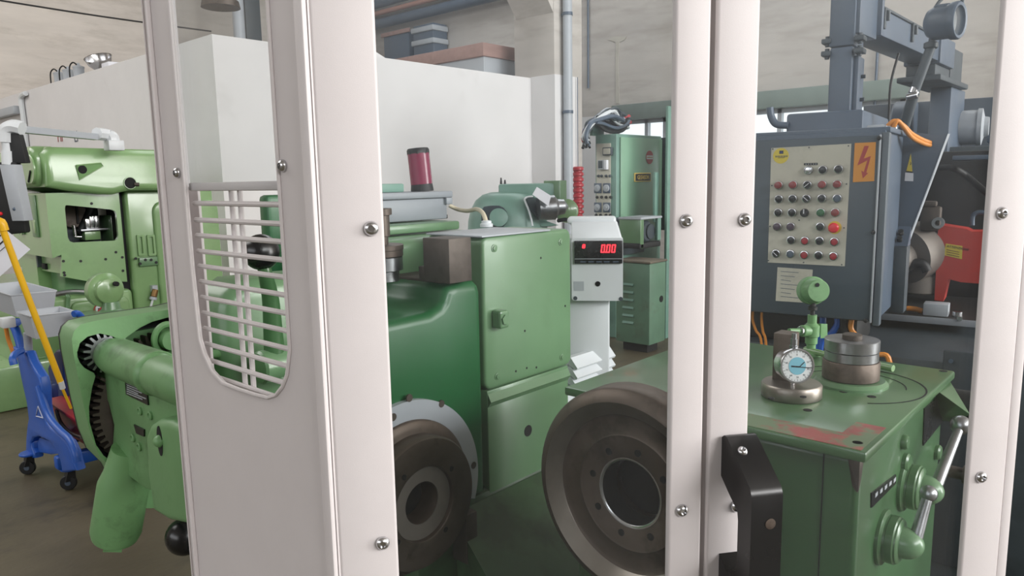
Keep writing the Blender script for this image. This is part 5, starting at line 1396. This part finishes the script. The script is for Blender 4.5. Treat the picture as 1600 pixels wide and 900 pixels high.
def on_dome(px, py, push=.004):
    r = W.ray(px, py); o = CAM; cx_, cy_ = dcn.x - .02, dcn.y + .1
    z_t = 0
    t_ = dd / (r.x * cos(HEAD) + r.y * sin(HEAD)) * .8
    for _ in range(400):
        p = o + r * t_; h = p.z - dcn.z
        rr_ = r0 * 1.02
        for (ra, ha), (rb, hb) in zip(prof, prof[1:]):
            if ha <= h <= hb: rr_ = ra + (rb - ra) * (h - ha) / (hb - ha)
        if hypot(p.x - cx_, p.y - cy_) <= rr_ + push: return p
        t_ *= 1.001
    return p
def dome_patch(pts, nm, mm, parent, push=.004, th=.01):
    q_ = [on_dome(*p_, push) for p_ in pts]; c = sum(q_, V((0, 0, 0))) / len(q_)
    inn = [p_ + (V((dcn.x, dcn.y + .1, p_.z)) - p_).normalized() * th * 3 for p_ in q_]
    n_ = len(q_); ci = c + (V((dcn.x, dcn.y + .1, c.z)) - c).normalized() * 0
    cc = on_dome(sum(p_[0] for p_ in pts) / n_, sum(p_[1] for p_ in pts) / n_, push)
    return MB().add(q_ + inn + [cc], [[i, (i + 1) % n_, (i + 1) % n_ + n_, i + n_] for i in range(n_)] + [[i, (i + 1) % n_, 2 * n_] for i in range(n_)]).obj(nm, mm, parent)
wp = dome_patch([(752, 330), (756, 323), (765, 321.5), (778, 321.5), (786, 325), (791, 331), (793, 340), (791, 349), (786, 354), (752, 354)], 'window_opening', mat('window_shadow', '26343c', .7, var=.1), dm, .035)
p = on_dome(779, 340, .04)
MB().lathe([(.055, 0), (.055, .01), (.035, .016), (.0, .016)], p, V((-.65, -.7, .2)), 24).obj('inner_disc', M['bgreen'], dm)
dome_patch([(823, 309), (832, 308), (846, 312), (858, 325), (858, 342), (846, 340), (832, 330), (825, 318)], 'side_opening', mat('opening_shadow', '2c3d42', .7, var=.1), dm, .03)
MB().tube([on_dome(*p_, .035) for p_ in ((832, 353), (830, 342), (826, 328), (821, 316), (820, 311), (824, 308), (832, 307))], .006, n=8).obj('opening_rim', M['white'], dm)
MB().hull([dk(838, 343, -.1), dk(856, 346, -.1), dk(873, 352, -.1), dk(846, 354, -.1), dk(838, 343, .1), dk(873, 352, .1), dk(846, 356, .1)]).obj('chip_apron', M['bgreen'], dm)
c = dk(866, 324, -.15); d_ = V((.78, -.60, .05))
MB().lathe([(.07, -.1), (.075, 0), (.05, .02), (.045, .06), (.03, .07), (.0, .09)], c, d_, 24).obj('spindle_nose', M['steel'], dm)
MB().lathe([(.07, 0), (.075, .02), (.075, .05), (.06, .06), (.0, .06)], dk(884, 330, .1), V((-.7, -.7, .1)), 28).obj('chuck', M['lgreen'], dm)
MB().box(dk(868, 300).x - .02, dk(868, 300).x + .05, dk(868, 300).y - .05, dk(868, 300).y + .08, dk(868, 330).z, dk(868, 282).z, b=.005).obj('tool_bracket', M['green'], dm)
MB().tube([dk(872, 345), dk(884, 343, -.05), dk(893, 347, -.1), dk(896, 356, -.1)], .012, n=8).obj('coolant_tube', M['mblack'], dm)
# white cloth like sleeve, paper tag
q0, q1, q2, q3 = dk(839, 292, -.25), dk(861, 306, -.25), dk(857, 322, -.28), dk(832, 304, -.28)
tg = MB().add([q0, q1, q2, q3, q0 + V((.01, .01, 0)), q1 + V((.01, .01, 0)), q2 + V((.01, .01, 0)), q3 + V((.01, .01, 0))], [[0, 1, 2, 3], [4, 5, 6, 7], [0, 1, 5, 4], [1, 2, 6, 5], [2, 3, 7, 6], [3, 0, 4, 7]]).obj('paper_tag', M['paper'])
tag(tg, 'white paper tag tied to the domed machine', 'tag')

# ---------------------------------------------------------------- light green gear machine at the left
lm = root('gear_cutter', 'light green gear cutting machine with a square window at the left', 'machine')
cL = W.d(76, 350, 5.3)
LX, LY = cL.x, cL.y
fS = lambda px, py, y=None: W.y(px, py, LY if y is None else y)     # bright front
lS = lambda px, py, x=None: W.x(px, py, LX if x is None else x)     # shaded end
F2 = lambda px, py, y=None: (lambda p: (p.x, p.z))(fS(px, py, y))
E2 = lambda px, py, x=None: (lambda p: (p.y, p.z))(lS(px, py, x))
xR_ = fS(344, 400).x
# upper body with the window opening
ol = [F2(*p) for p in ((75.5, 290), (96, 431), (192, 441))]
zb_ = F2(150, 398)[1]; zt_ = F2(150, 300)[1]
win = [F2(*p) for p in ((104, 320.5), (140, 324), (174, 327.5), (180, 330), (182, 335), (185, 368), (183.5, 373), (179, 376), (115, 379), (109, 377), (106, 371), (101.5, 327), (102, 322))]
x192 = fS(195, 400).x
front = [(LX, zb_), F2(96, 398), F2(96, 432), F2(140, 440), (x192, F2(190, 441)[1]), (x192, zt_), (LX, zt_)]
MB().ext(front, 1, LY, LY + .03, holes=[win]).obj('front_sheet', M['lgreen'], lm)
p96 = lS(84, 398).y
MB().box(LX, LX + .03, LY + .03, LY + .9, zb_, zt_).box(LX + .03, x192 - .0, LY + .5, LY + .9, zb_ - .3, zt_).obj('end_sheet', M['lgreen'], lm)
B(LX + .03, x192, LY + .47, LY + .498, zb_ - .1, zt_).obj('inner_wall', M['dgrey'], lm)
# machined parts seen in the opening
yi_ = LY + .30
I = lambda px, py, y=yi_: fS(px, py, y)
a, b_ = I(132, 362), I(158, 374)
B(a.x, b_.x, yi_, yi_ + .12, b_.z, a.z, b=.006).obj('tool_bracket', M['lgreen'], lm)
B(a.x - .03, b_.x + .08, yi_ - .02, yi_ + .12, a.z + .001, a.z + .02, b=.004).obj('tool_table', M['steel'], lm)
for px in (139, 146, 152):
    p = I(px, 356)
    B(p.x - .02, p.x + .02, yi_, yi_ + .05, a.z + .021, a.z + .08 + .02 * (px % 3), b=.005).obj('clamp', M['chrome'], lm)
MB().cyl(I(115, 352), I(118, 370), .014, n=10).cyl(I(116, 370), I(127, 370), .012, n=10).obj('tool_arm', M['chrome'], lm)
MB().lathe([(.10, 0), (.10, .04), (.03, .05), (.0, .05)], I(111, 335, LY + .42), (0, -1, 0), 24).obj('pulley', M['bsteel'], lm)
MB().cyl(I(124, 365, LY + .38), I(144, 322, LY + .38), .03, n=10).obj('belt_bar', M['mblack'], lm)
B(I(123, 330).x, I(127, 330).x, LY + .36, LY + .4, I(125, 350).z, zt_, b=.004).obj('inner_post', M['mblack'], lm)
p = I(166, 350)
B(p.x, p.x + .12, LY + .2, LY + .45, zb_ + .02, I(166, 336).z, b=.01).obj('inner_rib', M['green'], lm)
# recessed doors on the end
for x0, y0, x1, y1 in ((47, 305, 63, 371), (26, 306, 40, 366)):
    a, b_ = lS(x0, y0), lS(x1, y1)
    d_ = B(LX - .012, LX - .001, b_.y, a.y, b_.z, a.z, b=.004).obj('end_door', M['green'], lm)
    B(LX - .016, LX - .0125, b_.y + .03, a.y - .03, b_.z + .03, a.z - (.18 if x0 > 40 else .3), b=.002).obj('door_panel', M['lgreen'], d_)
for px, py in ((126, 408), (165, 405), (99, 408), (181, 394), (191, 402), (192, 423), (100, 426), (101, 430), (143, 318)):
    p = fS(px, py)
    CY_((p.x, LY + .001, p.z), (p.x, LY - .004, p.z), .010, n=10).obj('bolt', M['mblack'], lm)
# rounded head on top
hx0, hx1 = lS(34, 260, LX - .12).y, 0
hy = LY - .10
hL = LX - .02
ztop = fS(150, 225, LY).z
hp_ = [F2(72, 292, hy), F2(110, 298, hy), F2(160, 303.5, hy), F2(178, 304, hy), F2(190, 300.5, hy), F2(204, 297.5, hy), F2(272, 297, hy)]
z_h = fS(200, 233, hy).z
ol = hp_ + [(hp_[-1][0], z_h), (hp_[0][0] + .05, z_h + .01), (hp_[0][0], z_h - .04)]
hm_ = MB().pillow(ol, 1, hy, LY + 1.15, .055, 6)
z_m = fS(150, 265, hy).z
for v_ in hm_.v: v_.y += (v_.z - z_m) * math.tan(rad(6.5))          # leaned back so the face mirrors the high lamp as a highlight
hm_.obj('head', M['lgreen'], lm, ang=60)
# end boss of the head with round cover
eb = hp_[0][0]
yb0, yb1 = lS(36, 260, eb).y, hy + .1
zb0, zb1 = lS(60, 294, eb).z, lS(55, 228, eb).z
MB().pillow(rr(yb1 - .03, yb0, zb0 + .01, zb1, .09, 6), 0, eb - .05, eb + .1, .045, 5).obj('head_end', M['lgreen'], lm, ang=60)
p = lS(48, 264, eb - .05)
rc_ = abs(lS(48, 240, eb - .05).z - lS(48, 287, eb - .05).z) / 2
dk_ = MB().lathe([(rc_, 0), (rc_, .006), (rc_ * .96, .01), (.0, .01)], (eb - .05, p.y, p.z), (-1, 0, 0), 40).obj('round_cover', M['lgreen'], lm)
v = V((0, -.55, .6)).normalized()
q = V((eb - .061, p.y, p.z - rc_ * .5))
MB().cyl(q - v * .05, q + v * .05, .009, n=8).obj('cover_handle', M['mblack'], dk_)
for py, mm in ((267, 'brightred'), (277, 'dgreen')):
    p = lS(34, py, eb - .02)
    MB().lathe([(.018, 0), (.016, .02), (.0, .022)], (eb - .01, min(p.y, yb0 - .03), p.z), (-1, 0, 0), 14).obj('push_button', M[mm], lm)
tp_ = [F2(*p_, hy) for p_ in ((118.5, 258.5), (157, 255), (160, 259), (123, 281))]
tr = MB().ext(tp_, 1, hy - .012, hy + .02).obj('triangle_recess', mat('matt_light_green', '769a68', .75, var=.03, spec=.1), lm)
MB().tube([V((p_[0], hy - .012, p_[1])) for p_ in tp_], .006, n=6, smooth=0, closed=True).obj('recess_rim', M['lgreen'], tr)
p = fS(128, 265, hy)
CY_((p.x, hy - .0115, p.z), (p.x, hy - .0135, p.z), .030, n=20).obj('recess_hole', M['dark'], tr)
p = fS(202, 286, hy)
cl([(.042, 0), (.046, 0), (.046, .008), (.042, .008)], (p.x, hy - .012, p.z), (0, -1, 0), 24).obj('plug_ring', M['lgreen'], lm)
CY_((p.x, hy + .002, p.z), (p.x, hy - .018, p.z), .042, n=24).obj('plug_hole', M['dark'], lm)
CY_((p.x + .03, hy - .017, p.z - .01), (p.x + .06, hy - .03, p.z - .012), .014, n=10).obj('plug_pin', M['bsteel'], lm)
# right hand column with rounded panel and hinges
xc_a, xc_b = fS(207, 400).x, xR_
B(xc_a, xc_b, LY + .04, LY + 1.0, .25, fS(322, 293, LY + .04).z, b=.03, seg=3).obj('column', M['lgreen'], lm)
a = fS(236, 315, LY + .04)
MB().pillow(rr(a.x, fS(338, 315, LY + .04).x, .5, a.z, .08, 6), 1, LY + .01, LY + .05, .02, 4).obj('column_panel', M['lgreen'], lm)
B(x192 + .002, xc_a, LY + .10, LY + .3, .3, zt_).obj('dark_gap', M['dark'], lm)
for x0, x1 in ((213, 227), (229, 244)):
    a, b_ = fS(x0, 367, LY + .03), fS(x1, 399, LY + .03)
    MB().ext(rr(a.x, b_.x, b_.z, a.z, .008, 3), 1, LY + .02, LY + .041, holes=[rr(a.x + .016, b_.x - .016, b_.z + .016, a.z - .016, .005, 3)]).obj('hinge_frame', M['lgreen'], lm)
a, b_ = fS(216, 403, LY + .03), fS(246, 414, LY + .03)
hg = B(a.x, b_.x, LY + .01, LY + .041, b_.z, a.z, b=.006).obj('hinge_block', M['green'], lm)
for px, py in ((212, 404), (227, 406), (236, 406), (244, 410), (219, 412)):
    p = fS(px, py, LY + .01)
    CY_((p.x, LY + .011, p.z), (p.x, LY + .004, p.z), .011, n=10).obj('hinge_screw', M['mblack'], hg)
p = fS(254, 418, LY + .03)
CY_((p.x, LY + .04, p.z), (p.x, LY + .02, p.z), .022, n=12).obj('column_screw', M['mblack'], lm)
# lower saddle and base
y2 = LY + .03
sd_a, sd_b = lS(37, 387), lS(95, 398)
MB().hull([(LX + .06, LY + .03, lS(96, 432).z), (LX + .06, LY + .03, zb_), (LX + .06, LY + 1.6, zb_), (LX + .06, LY + 1.6, lS(40, 425).z + .0), (x192, LY + .03, zb_), (x192, LY + .03, lS(96, 432).z), (x192, LY + 1.2, zb_), (x192, LY + 1.2, zb_ - .2)]).obj('saddle', M['lgreen'], lm)
for px, py, w in ((55, 413, .05), (69, 416, .05)):
    p = lS(px, py, LX + .05)
    B(LX + .04, LX + .062, p.y - w, p.y + w * .6, p.z - .022, p.z + .022, b=.004).obj('t_slot', M['dark'], lm)
zbase = fS(120, 462, LY - .05).z
MB().box(LX - .3, xc_a - .02, LY + .0, LY + 2.1, .3, zbase, b=.04, seg=3).box(LX - .5, xc_b, LY - .05, LY + 2.2, 0, .32, b=.02).obj('base', M['lgreen'], lm)
MB().pillow(rr(fS(112, 500, LY).x, xc_a - .06, .4, fS(130, 470, LY).z, .05, 5), 1, LY - .02, LY + .05, .015, 3).obj('base_panel', M['lgreen'], lm)
MB().box(LX + .12, LX + .5, LY + .2, LY + .9, zbase - .02, zb_ - .1, b=.03).obj('work_slide', M['green'], lm)
MB().tube([lS(87, 460, LX + .0), fS(113, 456, LY - .03), fS(140, 457, LY - .03)], .02, n=8).obj('feed_rod', M['steel'], lm)
p = lS(44, 428, LX + .1)
CY_(p, p + V((-.05, 0, 0)), .03, n=16).obj('knob', M['chrome'], lm)
MB().tube([fS(104, 461, LY - .02), fS(107, 464, LY - .03), fS(106, 475, LY - .02), fS(106, 500, LY - .02)], .014, n=8).obj('oil_line', M['green'], lm)
# no-entry style sticker
a, b_ = fS(149, 477.5, LY - .021), fS(162, 492, LY - .021)
stk = B(a.x, b_.x, LY - .024, LY - .0205, b_.z, a.z).obj('warning_sticker', M['paper'], lm)
cxs, czs = (a.x + b_.x) / 2, a.z - (a.z - b_.z) * .42
cl([(.034, 0), (.042, 0), (.042, .002), (.034, .002)], (cxs, LY - .0238, czs), (0, -1, 0), 24).obj('sticker_ring', M['sign_red'], stk)
MB().hull([(cxs + sx * .03 + d, LY - h, czs + sx * .03 - d) for sx in (-1, 1) for d in (-.004, .004) for h in (.0236, .0258)]).obj('sticker_bar', M['sign_red'], stk)
B(cxs - .012, cxs + .014, LY - .0255, LY - .0236, czs - .012, czs + .012).obj('sticker_figure', M['dgrey'], stk)
# round oil sight pod in front of the base
vv = W.d(170, 505, 4.9)
ax = V((.25, -.95, .05)).normalized()
kp = 4.9 / FPX
pd = MB().lathe([(36 * kp * .7, -20 * kp), (27 * kp, -18 * kp), (27.5 * kp, -4 * kp), (25 * kp, -2 * kp), (21 * kp, 0), (20 * kp, 8 * kp), (18.5 * kp, 9 * kp), (.0, 9 * kp)], W.d(168, 454, 4.9), V((.1, -1, .0)), 40).obj('oil_pod', M['lgreen'], lm)
p = W.d(179, 443, 4.9) + V((.0, -9.2 * kp, 0))
CY_(p + V((0, .03, 0)), p + V((0, -.004, 0)), .016, n=14).obj('pod_hole', M['dark'], pd)
MB().cyl(W.d(172, 476, 4.9), W.d(172, 490, 4.9), .03, n=14).obj('pod_neck', M['bsteel'], pd)
MB().lathe([(.12, 0), (.11, .06), (.06, .09), (.05, .14), (.0, .14)], W.d(176, 503, 4.9) , (0, 0, 1), 20).obj('pod_foot', M['green'], pd)
B(vv.x - .10, vv.x + .16, vv.y - .05, LY + .02, .3, vv.z + .0, b=.03).obj('pod_bracket', M['green'], lm)
# little brown bottle with a white tube hanging on the column
t = root('oiler_bottle', 'small brown oiler bottle with a white tube on the light green column', 'bottle')
p0, p1 = fS(243, 452, LY - .01), fS(240, 464, LY - .01)
CY_(p0, p1, .024, n=14, b=.006).obj('bottle_body', M['brass'], t)
CY_(p1, p1 + (p1 - p0) * .35, .028, n=14).obj('collar', M['lgrey'], t)
MB().tube([p1 + (p1 - p0) * .35, fS(236, 478, LY - .01), fS(234, 492, LY - .005)], .009, n=8).obj('tube', M['white'], t)
B(p0.x - .02, p0.x + .02, LY - .005, LY + .04, p0.z - .02, p0.z + .03).obj('bottle_hook', M['lgrey'], t)

# ---------------------------------------------------------------- operator panel on its white swivel arm
hp2 = root('operator_arm', 'white tubular swivel arm with a grey operator box beside the far machine', 'arm')
da, db = 4.75, 5.45
Ha = lambda px, py, d=da: W.d(px, py, d)
MB().tube([Ha(36, 202.5, da + .05), W.d(150, 214, db - .1)], .030, n=4, smooth=0).obj('arm_tube', M['lgrey'], hp2)
MB().tube([W.d(151, 209, db - .1), W.d(168, 211, db), W.d(176, 216, db), W.d(176, 226, db)], .045, n=8, smooth=4).obj('rear_elbow', M['white'], hp2)
e = W.d(178, 226, db)
B(e.x - .055, e.x + .055, e.y - .055, e.y + .055, ztop - .06 if False else z_h - .02, e.z + .03, b=.01).obj('swivel_base', M['white'], hp2)
MB().tube([Ha(35, 201), Ha(20, 198), Ha(10, 204), Ha(9, 222)], .045, n=8, smooth=4).obj('front_elbow', M['white'], hp2)
MB().cyl(Ha(10, 222), Ha(12, 238), .028, n=16).cyl(Ha(12, 236), Ha(13, 257), .036, n=16).obj('drop_tube', M['white'], hp2)
fo = Fr(0, 0, -48 - 10)
a = fo.d(6, 300, da - .1); b_ = fo.d(32, 300, da - .1)
zt3, zb3 = fo.d(15, 258, da).z, fo.d(30, 344, da).z
m_ = MB().hull([(a.x - .01, a.y, zt3), (a.x + .09, a.y, zt3), (a.x - .01, a.y + .07, zt3), (a.x + .09, a.y + .07, zt3), (a.x + .035, a.y, zb3), (a.x + .125, a.y, zb3), (a.x + .035, a.y + .07, zb3), (a.x + .125, a.y + .07, zb3)], b=.003)
m_.v = [fo.m @ v for v in m_.v]; m_.obj('grey_case', M['lgrey'], hp2)
p = W.d(23, 326.5, da - .105)
MB().ball(p, .013, 12).obj('case_button', M['grey'], hp2)
m_ = MB().hull([(a.x - .22, a.y + .08, zt3 + .02), (a.x + .03, a.y + .08, zt3 + .02), (a.x - .22, a.y + .13, zt3 + .02), (a.x + .03, a.y + .13, zt3 + .02), (a.x - .18, a.y + .08, zb3 - .1), (a.x + .045, a.y + .08, zb3 - .08), (a.x - .18, a.y + .13, zb3 - .1), (a.x + .045, a.y + .13, zb3 - .08)], b=.012)
m_.v = [fo.m @ v for v in m_.v]; m_.obj('black_panel', M['mblack'], hp2)
m_ = MB().hull([(a.x - .02, a.y + .09, zt3 + .21), (a.x + .07, a.y + .09, zt3 + .19), (a.x + .10, a.y + .09, zt3 + .01), (a.x - .02, a.y + .13, zt3 + .21), (a.x + .07, a.y + .13, zt3 + .19), (a.x + .1, a.y + .13, zt3 + .01), (a.x - .02, a.y + .09, zt3 + .01), (a.x - .02, a.y + .13, zt3 + .01)], b=.006)
m_.v = [fo.m @ v for v in m_.v]; m_.obj('rear_shell', M['mblack'], hp2)
p = W.d(1, 334, da - .09)
MB().ball(p, .012, 12).obj('red_knob', M['brightred'], hp2)
# printed sheet hanging from the panel
dp_ = da - .13
q_ = [W.d(*p_, dp_) for p_ in ((-20, 352), (13, 362), (47.5, 389.5), (0, 432), (-40, 420))]
nn = V((.0, 0, 0)); of = (q_[1] - CAM).normalized() * .003
sh = MB().add(q_ + [v + of for v in q_], [[0, 1, 2, 3, 4], [9, 8, 7, 6, 5]] + [[i, (i + 1) % 5, (i + 1) % 5 + 5, i + 5] for i in range(5)]).obj('printed_sheet', M['paper'], None, ang=0)
tag(sh, 'white printed sheet hanging askew behind the yellow handle', 'sheet')
for k, (x0, y0, x1, y1) in enumerate(((-4, 371, 4, 366), (-3, 384, 8, 374), (-4, 396, 12, 382))):
    a, b_ = W.d(x0, y0, dp_ - .004), W.d(x1, y1, dp_ - .004)
    MB().tube([a, b_], .0045 if k < 2 else .002, n=4, smooth=0).obj('print_line', M['ink'], sh)

# ---------------------------------------------------------------- mop trolley
wA, wB = W.z(48, 740, 0), W.z(112, 764, 0)
cx_ = (wA.x + wB.x) / 2
P_ = lambda px, py, x=None: W.x(px, py, cx_ if x is None else x)
C2 = lambda px, py: (lambda p: (p.y, p.z))(P_(px, py))
tr = root('mop_trolley', 'blue plastic mop trolley with grey trays and a red bucket', 'trolley')
st_ = [C2(*p) for p in ((29, 540), (37, 562), (44, 596), (51, 627), (54, 651), (52, 662), (50, 682), (49, 709), (49, 715), (63, 714), (62, 706), (58, 697), (57, 690), (61, 682), (70, 680), (79, 684), (90, 690), (99, 703), (104, 718), (107, 735), (129, 733), (124, 718), (121, 704), (113, 688), (101, 676), (88, 666), (82, 659), (79, 650), (76, 632), (75, 606), (71, 588), (60, 571), (55, 562), (50, 548), (40, 546))]
MB().pillow(st_, 0, cx_ - .03, cx_ + .02, .012, 3, back=True).obj('end_frame', M['blue'], tr)
r_1 = [P_(*p, cx_ - .031) for p in ((60, 604), (68, 630), (78, 654), (94, 673), (108, 686), (117, 704), (121, 722))]
MB().tube(r_1, .018, n=10).obj('frame_rib', M['blue'], tr)
MB().hull([P_(59, 692, cx_ - .012), P_(96, 708, cx_ - .012), P_(62, 684, cx_ - .012), P_(86, 692, cx_ - .012), P_(59, 692, cx_ + .03), P_(96, 708, cx_ + .03), P_(62, 684, cx_ + .03), P_(86, 692, cx_ + .03), P_(60, 706, cx_), P_(80, 710, cx_)]).obj('arch_web', M['blue'], tr)
MB().tube([P_(36, 560), P_(31, 535), P_(24, 514), P_(21, 508), P_(27, 503)], .022, n=10).obj('upright', M['blue'], tr)
MB().tube([P_(34, 548, cx_ - .04), P_(24, 553, cx_ - .08), P_(20, 560, cx_ - .1), P_(22, 570, cx_ - .1)], .018, n=8).obj('handle_hook', M['blue'], tr)
MB().cyl(P_(45, 552), P_(43, 520), .020, n=14).obj('tray_post', M['lgrey'], tr)
B(cx_ - .02, cx_ + .62, wB.y - .02, wB.y + .04, .12, .19, b=.012).obj('base_bar', M['blue'], tr)
B(cx_ - .02, cx_ + .62, wA.y - .04, wA.y + .02, .12, .19, b=.012).obj('base_bar', M['blue'], tr)
def caster(x, y, d):
    c = MB().lathe([(.012, -.014), (.037, -.013), (.040, -.006), (.040, .006), (.037, .013), (.012, .014)], (x, y, .0405), d, 24).obj('wheel', M['mblack'], tr)
    CY_(V((x, y, .0405)) - V(d).normalized() * .016, V((x, y, .0405)) + V(d).normalized() * .016, .014, n=12).obj('wheel_hub', M['grey'], c)
    MB().hull([(x - .02, y - .02, .05), (x + .03, y - .02, .05), (x - .02, y + .02, .05), (x + .03, y + .02, .05), (x, y - .022, .115), (x + .03, y - .022, .115), (x, y + .022, .115), (x + .03, y + .022, .115)]).obj('fork', M['mblack'], c)
    CY_((x + .015, y, .108), (x + .015, y, .122), .05, n=20, b=.004).obj('caster_plate', M['blue'], c)
caster(wA.x - .01, wA.y, (.6, .8, 0)); caster(wB.x - .01, wB.y, (.6, .8, 0))
caster(wA.x + .6, wA.y, (.8, .4, 0)); caster(wB.x + .6, wB.y, (.8, .4, 0))
# dark blue wringer plate, red bucket
x_b = cx_ + .16
K2 = lambda px, py, x=None: W.x(px, py, x_b if x is None else x)
MB().pillow([(lambda p: (p.y, p.z))(K2(*p)) for p in ((83, 552), (87, 547), (96, 548), (98, 556), (100, 640), (84, 634), (78, 606), (74, 575))], 0, x_b, x_b + .05, .012, 3).obj('wringer_plate', M['dblue'], tr)
p = K2(70, 609, cx_ + .04)
B(cx_ + .05, cx_ + .09, p.y - .05, p.y + .03, p.z - .04, p.z + .035, b=.006).obj('hinge_block', M['dblue'], tr)
CY_((cx_ + .051, p.y, p.z + .012), (cx_ + .045, p.y, p.z + .012), .007, n=10).obj('hinge_dot', M['brightred'], tr)
bk = root('red_bucket', 'red plastic bucket hanging in the blue mop trolley', 'bucket')
r0_, r1_ = K2(76, 628, cx_ + .09), K2(116, 642, cx_ + .09)
yb_0, yb_1 = r1_.y - .12, r0_.y
zr_ = r0_.z
MB().hull([(cx_ + .09, yb_1, zr_), (cx_ + .5, yb_1, zr_), (cx_ + .09, yb_0, zr_ - .02), (cx_ + .5, yb_0, zr_ - .02), (cx_ + .13, yb_1 - .07, .20), (cx_ + .46, yb_1 - .07, .20), (cx_ + .13, yb_0 + .03, .20), (cx_ + .46, yb_0 + .03, .20)], b=.012).obj('bucket_body', M['redp'], bk)
MB().hull([(cx_ + .075, yb_1 + .012, zr_ + .001), (cx_ + .515, yb_1 + .012, zr_ + .001), (cx_ + .075, yb_0 - .012, zr_ - .019), (cx_ + .515, yb_0 - .012, zr_ - .019), (cx_ + .075, yb_1 + .012, zr_ + .018), (cx_ + .515, yb_1 + .012, zr_ + .018), (cx_ + .075, yb_0 - .012, zr_ - .002), (cx_ + .515, yb_0 - .012, zr_ - .002)], b=.004).obj('bucket_rim', M['redp'], bk)
MB().tube([K2(88, 640, cx_ + .075), K2(95, 660, cx_ + .07), K2(110, 676, cx_ + .07), K2(128, 684, cx_ + .07)], .009, n=8).obj('bail', M['dsteel'], bk)
# trays
def tray(px, py, pl, pr, pb, d, lab, w):
    c = W.d(px, py, d)
    ya = W.x(pl[0], pl[1], c.x).y; xb_ = W.y(pr[0], pr[1], c.y).x; zb_ = W.d(*pb, d).z
    t = root('grey_tray', lab, 'tray', group='grey trays of the trolley')
    i_ = w
    def fr(x0, x1, y0, y1, z0, z1):
        return [(x0, y0, z1), (x1, y0, z1), (x1, y1, z1), (x0, y1, z1), (x0 + i_, y0 + i_, z0), (x1 - i_, y0 + i_, z0), (x1 - i_, y1 - i_, z0), (x0 + i_, y1 - i_, z0)]
    o = fr(c.x, xb_, c.y, ya, zb_, c.z); n_ = fr(c.x + .006, xb_ - .006, c.y + .006, ya - .006, zb_ + .006, c.z)
    fs = [[0, 1, 5, 4], [1, 2, 6, 5], [2, 3, 7, 6], [3, 0, 4, 7], [4, 5, 6, 7]]
    fi = [[i + 8 for i in f][::-1] for f in fs]
    top = [[0, 1, 9, 8], [1, 2, 10, 9], [2, 3, 11, 10], [3, 0, 8, 11]]
    MB().add(o + n_, fs + fi + top).obj('tray_body', M['lgrey'], t)
    MB().tube([V(o[i]) for i in (0, 1, 2, 3)], .005, n=6, smooth=0, closed=True).obj('tray_rim', M['lgrey'], t)
    return t, c
tray(47, 495, (28, 493), (115, 485.5), (52, 532), 3.55, 'lower grey tray nearest the yellow handle on the blue trolley', .02)
tray(17, 462, (-30, 458), (88, 455), (21, 497), 3.85, 'upper grey tray behind the lower one on the trolley', .02)
p = W.d(12, 504, 3.75)
tag(B(p.x - .03, p.x + .03, p.y - .03, p.y + .03, p.z - .025, p.z + .028, b=.005).obj('white_holder', M['white']), 'small white holder below the upper grey tray', 'holder')
MB_ = MB().tube([W.d(115, 491, 3.6), W.d(121, 490, 3.62), W.d(128, 497, 3.64), W.d(135, 515, 3.66), W.d(140, 540, 3.7)], .017, n=10).obj('rear_handle', M['blue'], tr)
MB().tube([W.d(118, 498, 3.62), W.d(118, 514, 3.62), W.d(118, 560, 3.64)], .008, n=8).obj('rear_stay', M['dblue'], tr)
t = root('yellow_broom', 'yellow broom handle leaning in the blue mop trolley', 'broom')
MB().tube([W.d(2, 352, 3.35), W.d(30, 428, 3.4), W.d(95, 598, 3.5)], .0145, n=12, smooth=2).obj('handle', M['yellow'], t)
MB().tube([W.d(-8, 346, 3.35), W.d(2, 347, 3.35), W.d(7, 360, 3.355)], .019, n=12, smooth=3).obj('handle_cap', M['yellow'], t)
MB().cyl(W.d(95, 596, 3.495), W.d(98, 607, 3.505), .013, n=12).obj('ferrule', M['white'], t)
MB().tube([W.d(97, 606, 3.5), W.d(104, 622, 3.52), W.d(111, 638, 3.54)], .007, n=10).obj('handle_tip', M['yellow'], t)
MB().tube([W.d(9, 510, 4.0), W.d(13, 530, 4.0), W.d(21, 551, 4.0), W.d(25, 562, 4.0)], .011, n=8).obj('orange_strap', M['orange'], tr)
# triangular mark on the trolley
wm = [P_(*p, cx_ - .0315) for p in ((59.5, 635), (56.5, 650), (67, 653))]
MB().tube(wm, .0028, n=6, smooth=0, closed=True).obj('trolley_mark', M['paper'], bpy.data.objects['end_frame'])
